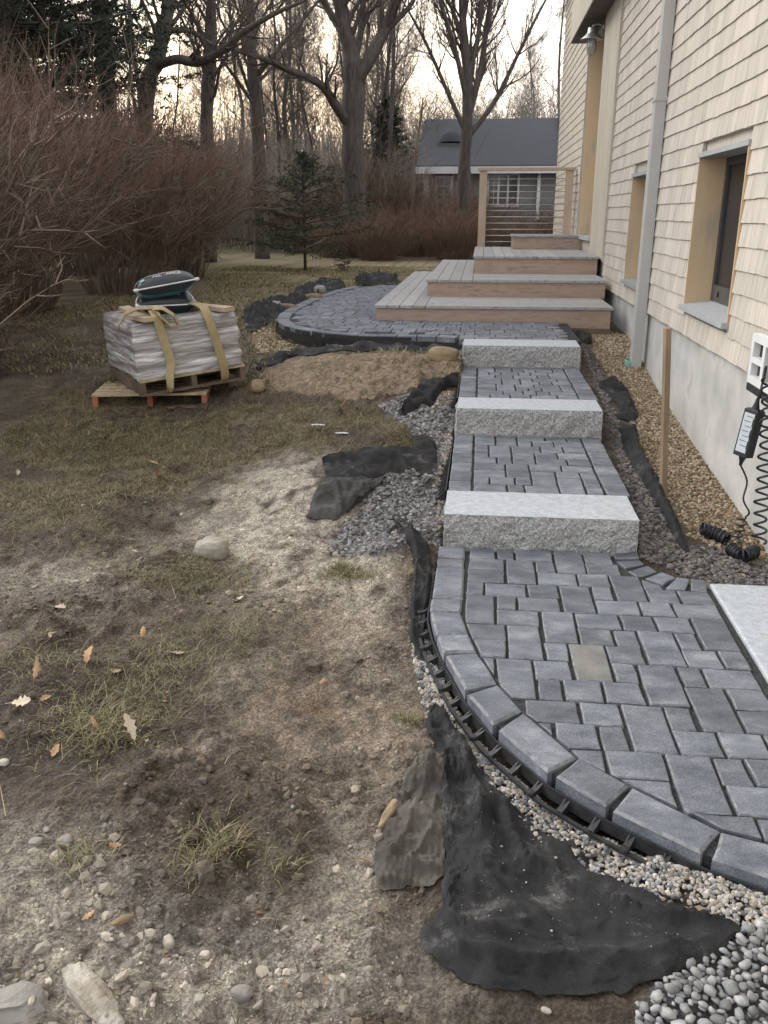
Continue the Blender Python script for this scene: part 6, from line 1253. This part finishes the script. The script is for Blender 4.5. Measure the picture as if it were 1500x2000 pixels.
# rusty brush before the grey house
RG = 'rusty brown brush below the grey house'
R1 = shrub('rusty_brush', 13, 1.5, 1.25, 190, 9, 'rust', (-2.6, 23.4, float(H(-2.6, 23.4))), 'rusty brush clump left of the fan-branched tree', group=RG, r0=.009)
for k, (x, y, s, lab) in enumerate(((-.6, 24.0, 1.05, 'rusty brush clump just at the foot of the fan-branched tree'), (-3.9, 24.8, .95, 'rusty brush clump beside the big forked tree'), (1.2, 24.6, 1.0, 'rusty brush seen through the railing cables, left part'), (2.9, 25.0, 1.0, 'rusty brush seen through the railing cables, right part'), (-1.7, 25.8, 1.35, 'taller rusty brush behind the sapling'), (-5.2, 27.5, 1.3, 'rusty brush left of the big forked tree'))):
    copy_tree(R1, (x, y, float(H(x, y)) - .03), k * 1.3, s, lab, RG)
for k, (x, y, s_, lab) in enumerate(((-1.6, 28.4, .85, 'leafless bush before the left end of the grey house'), (.0, 28.9, .7, 'leafless bush beside the fan-branched tree, against the grey wall'), (-3.0, 27.6, 1.1, 'leafless thicket bush left of the grey house'), (2.6, 28.8, .62, 'leafless bush below the grey house eaves, behind the railing'))):
    copy_tree(S2, (x, y, float(H(x, y)) - .03), k * 1.7 + .5, s_, lab, 'leafless bushes against the grey house')
# ---- conifers
def conifer(name, seed, Hh, z0, R, nwh, per, loc, label, mat, ns=9, nl=.05, tw=.16, r=.05, droop=.15, cat='tree'):
    rr2 = np.random.default_rng(seed); e = empty(name, loc, label=label, cat=cat); tr = MB(); tr.tube([(0, 0, -.1), (.02, 0, Hh * .5), (0, .02, Hh)], [r, r * .7, .01], 8); tr.build('trunk', MAT['bark'], e, True)
    T = []; V = []; 
    for w in range(nwh):
        f = w / (nwh - 1); z = z0 + (Hh - z0) * f ** .9; L0 = R * (1 - f) ** .75 + .06
        for k in range(per):
            a = rr2.uniform(0, 6.283); L = L0 * rr2.uniform(.45, 1.12); d = np.array([math.cos(a), math.sin(a), .12 + .5 * f]); p = np.array([0, 0, z + rr2.normal(0, .04)]); q = p + d * L; m_ = (p + q) / 2 + np.array([0, 0, -droop * L * .5]); q[2] -= droop * L * .4; T.append((p, m_, q, .012 + .006 * L))
            nt_ = max(3, int(L / tw))
            for u in range(nt_ * 2):
                t = .2 + .8 * (u + rr2.random()) / (nt_ * 2); b = (p + (m_ - p) * 2 * t) if t < .5 else (m_ + (q - m_) * (2 * t - 1)); sd = 1 if u % 2 else -1; ds = unit(np.array([math.cos(a + sd * .9), math.sin(a + sd * .9), rr2.normal(.02, .16)])); l = L * rr2.uniform(.14, .34) * (1.15 - .5 * t) + .05; en = b + ds * l; T.append((b, (b + en) / 2, en, .005))
                for v in range(ns):
                    tt = rr2.uniform(.05, 1.05); c = b + ds * l * tt + rr2.normal(0, .012, 3); nd = unit(ds * .6 + rr2.normal(0, .55, 3)); sd2 = unit(np.cross(nd, rr2.normal(0, 1, 3))); ln = nl * rr2.uniform(.6, 1.3); V += [c - sd2 * ln * .16, c + sd2 * ln * .16, c + nd * ln]
    link('branches', twig_mesh('branches', T, MAT['twig']), e); V = np.array(V); link('needles', npmesh('needles', V, np.arange(len(V)).reshape(-1, 3), MAT[mat]), e); return e
g = G(596, 528); conifer('young_spruce', 21, 2.25, .42, 1.75, 12, 6, (g[0], g[1], g[2]), 'small dark spruce standing alone on the lawn', 'needle2', 11, .075, .15, .035, .05)
g = G(672, 530); conifer('spruce_seedling', 22, .45, .02, .2, 6, 5, (g[0], g[1], g[2]), 'tiny seedling spruce on the lawn right of the small spruce', 'needle2', 5, .04, .08, .008)
C1_ = conifer('tall_conifer', 31, 13, 2.4, 3.4, 34, 11, (-8.3, 16.0, float(H(-8.3, 16.0)) - .1), 'tall dark conifer at the upper left behind the shrubs', 'needle', 20, .12, .26, .22, .22)
copy_tree(C1_, (-11.2, 17.5, float(H(-11.2, 17.5)) - .1), 2.1, 1.0, 'second tall dark conifer cut by the left edge'); copy_tree(C1_, (-12.5, 25, float(H(-12.5, 25)) - .1), 4.1, 1.05, 'dark conifer farther back behind the leaning trunk', sz=.9)
C2_ = conifer('cedar_tree', 33, 4.9, .8, 1.5, 22, 7, (-3.4, 33.5, float(H(-3.4, 33.5)) - .1), 'dark cedar beside the left end of the grey house', 'needle', 7, .16, .3, .09, .1)
m = MB(); m.box((-.5, -.012, 0), (.5, .012, .03)); g = G(582, 492); o = m.build('white_board', MAT['whitepaint'], None, label='thin white board lying on the lawn behind the small spruce', cat='board'); o.location = (g[0], g[1], g[2] + .02); o.rotation_euler = (0, .03, -.15)

# ================================================================== NEIGHBOUR'S HOUSE
nh = empty('neighbour_house', (1.2, 30, .5), label='low grey house with dark roof and white trim behind the brush', cat='house'); ni = Matrix.Translation((-1.2, -30, -.5))
def np_(m, name, mat, parent=None, **k):
    o = m.build(name, MAT[mat], parent or nh, **k)
    if parent is None: o.matrix_parent_inverse = ni
    return o
Y0 = 30.0
m = MB(); m.box((-1.85, Y0, .2), (5.6, Y0 + 7, 3.05)); m.add([(-1.85, Y0, 3.05), (-1.85, Y0 + 7, 3.05), (-1.85, Y0 + 3.5, 4.6), (5.6, Y0, 3.05), (5.6, Y0 + 7, 3.05), (5.6, Y0 + 3.5, 4.6)], [(0, 1, 2), (3, 5, 4)]); np_(m, 'wall', 'graywall')
m = MB()
for k in range(14):
    z = .5 + k * .185; m.box((-1.86, Y0 - .014, z), (5.61, Y0 - .002, z + .17))
np_(m, 'siding', 'graywall', kind='stuff')
def slab(y0, z0, y1, z1, x0, x1, t):
    m = MB(); m.add([(x0, y0, z0), (x1, y0, z0), (x1, y1, z1), (x0, y1, z1), (x0, y0, z0 + t), (x1, y0, z0 + t), (x1, y1, z1 + t), (x0, y1, z1 + t)], [(0, 3, 2, 1), (4, 5, 6, 7), (0, 1, 5, 4), (1, 2, 6, 5), (2, 3, 7, 6), (3, 0, 4, 7)]); return m
rf = empty('roof'); rf.parent = nh; rf.matrix_parent_inverse = ni
np_(slab(Y0 - .4, 3.0, Y0 + 3.5, 4.72, -2.1, 4.0, .1), 'roof_slope', 'roof', rf); np_(slab(Y0 + 7.4, 3.0, Y0 + 3.5, 4.72, -2.1, 4.0, .1), 'roof_slope', 'roof', rf)
np_(slab(Y0 - .55, 3.02, Y0 + 3.6, 4.92, 2.55, 6.0, .12), 'roof_slope', 'roof', rf)
m = MB()
for k in range(16):
    f = k / 16; y = Y0 - .41 + 3.9 * f; z = 3.085 + 1.72 * f; m.box((-2.1, y, z), (2.5, y + .2, z + .008))
np_(m, 'roof_course', 'roof', rf, kind='stuff')
m = MB(); m.box((-2.12, Y0 - .44, 2.86), (6.0, Y0 - .41, 3.07)); np_(m, 'fascia', 'whitepaint')
m = MB(); m.box((-1.9, Y0 - .03, .3), (-1.72, Y0 - .016, 2.86)); np_(m, 'corner_board', 'whitepaint')
m = MB(); m.box((1.74, Y0 - .10, 1.45), (1.84, Y0 - .02, 2.88)); np_(m, 'drain_pipe', 'whitepaint')
m = MB(); m.lathe([(.42, 0), (.36, .18), (.22, .32), (0, .38)], 12, (-1.05, Y0 + 1.6, 3.92)); np_(m, 'roof_dome', 'roof', smooth=True); m = MB(); m.box((-1.5, Y0 + 1.1, 3.75), (-.6, Y0 + 1.3, 3.86)); np_(m, 'vent', 'winframe')
for x0, x1, z0, z1, n in ((.22, 1.12, 1.92, 2.82, 3), (-1.45, -1.0, 1.75, 2.75, 1)):
    w = empty('window'); w.parent = nh; w.matrix_parent_inverse = ni
    m = MB(); t = .06; m.box((x0 - t, Y0 - .05, z0 - t), (x1 + t, Y0 - .016, z0)); m.box((x0 - t, Y0 - .05, z1), (x1 + t, Y0 - .016, z1 + t)); m.box((x0 - t, Y0 - .05, z0), (x0, Y0 - .016, z1)); m.box((x1, Y0 - .05, z0), (x1 + t, Y0 - .016, z1))
    for k in range(1, n): xx = x0 + (x1 - x0) * k / n; m.box((xx - .03, Y0 - .048, z0), (xx + .03, Y0 - .018, z1))
    np_(m, 'window_frame', 'whitepaint', w); m = MB()
    for k in range(n):
        xa = x0 + (x1 - x0) * k / n; xc = x0 + (x1 - x0) * (k + 1) / n
        if n == 1 or k == 0:
            for q in range(1, 4): zz = z0 + (z1 - z0) * q / 4; m.box((xa + .03, Y0 - .040, zz - .009), (xc - .03, Y0 - .030, zz + .009))
            mm_ = (xa + xc) / 2; m.box((mm_ - .009, Y0 - .042, z0), (mm_ + .009, Y0 - .032, z1))
    np_(m, 'glazing_bar', 'whitepaint', w)
    for k in range(n): m = MB(); xa = x0 + (x1 - x0) * k / n; xc = x0 + (x1 - x0) * (k + 1) / n; m.box((xa + .02, Y0 - .028, z0), (xc - .02, Y0 - .018, z1)); np_(m, 'pane', 'glass', w)
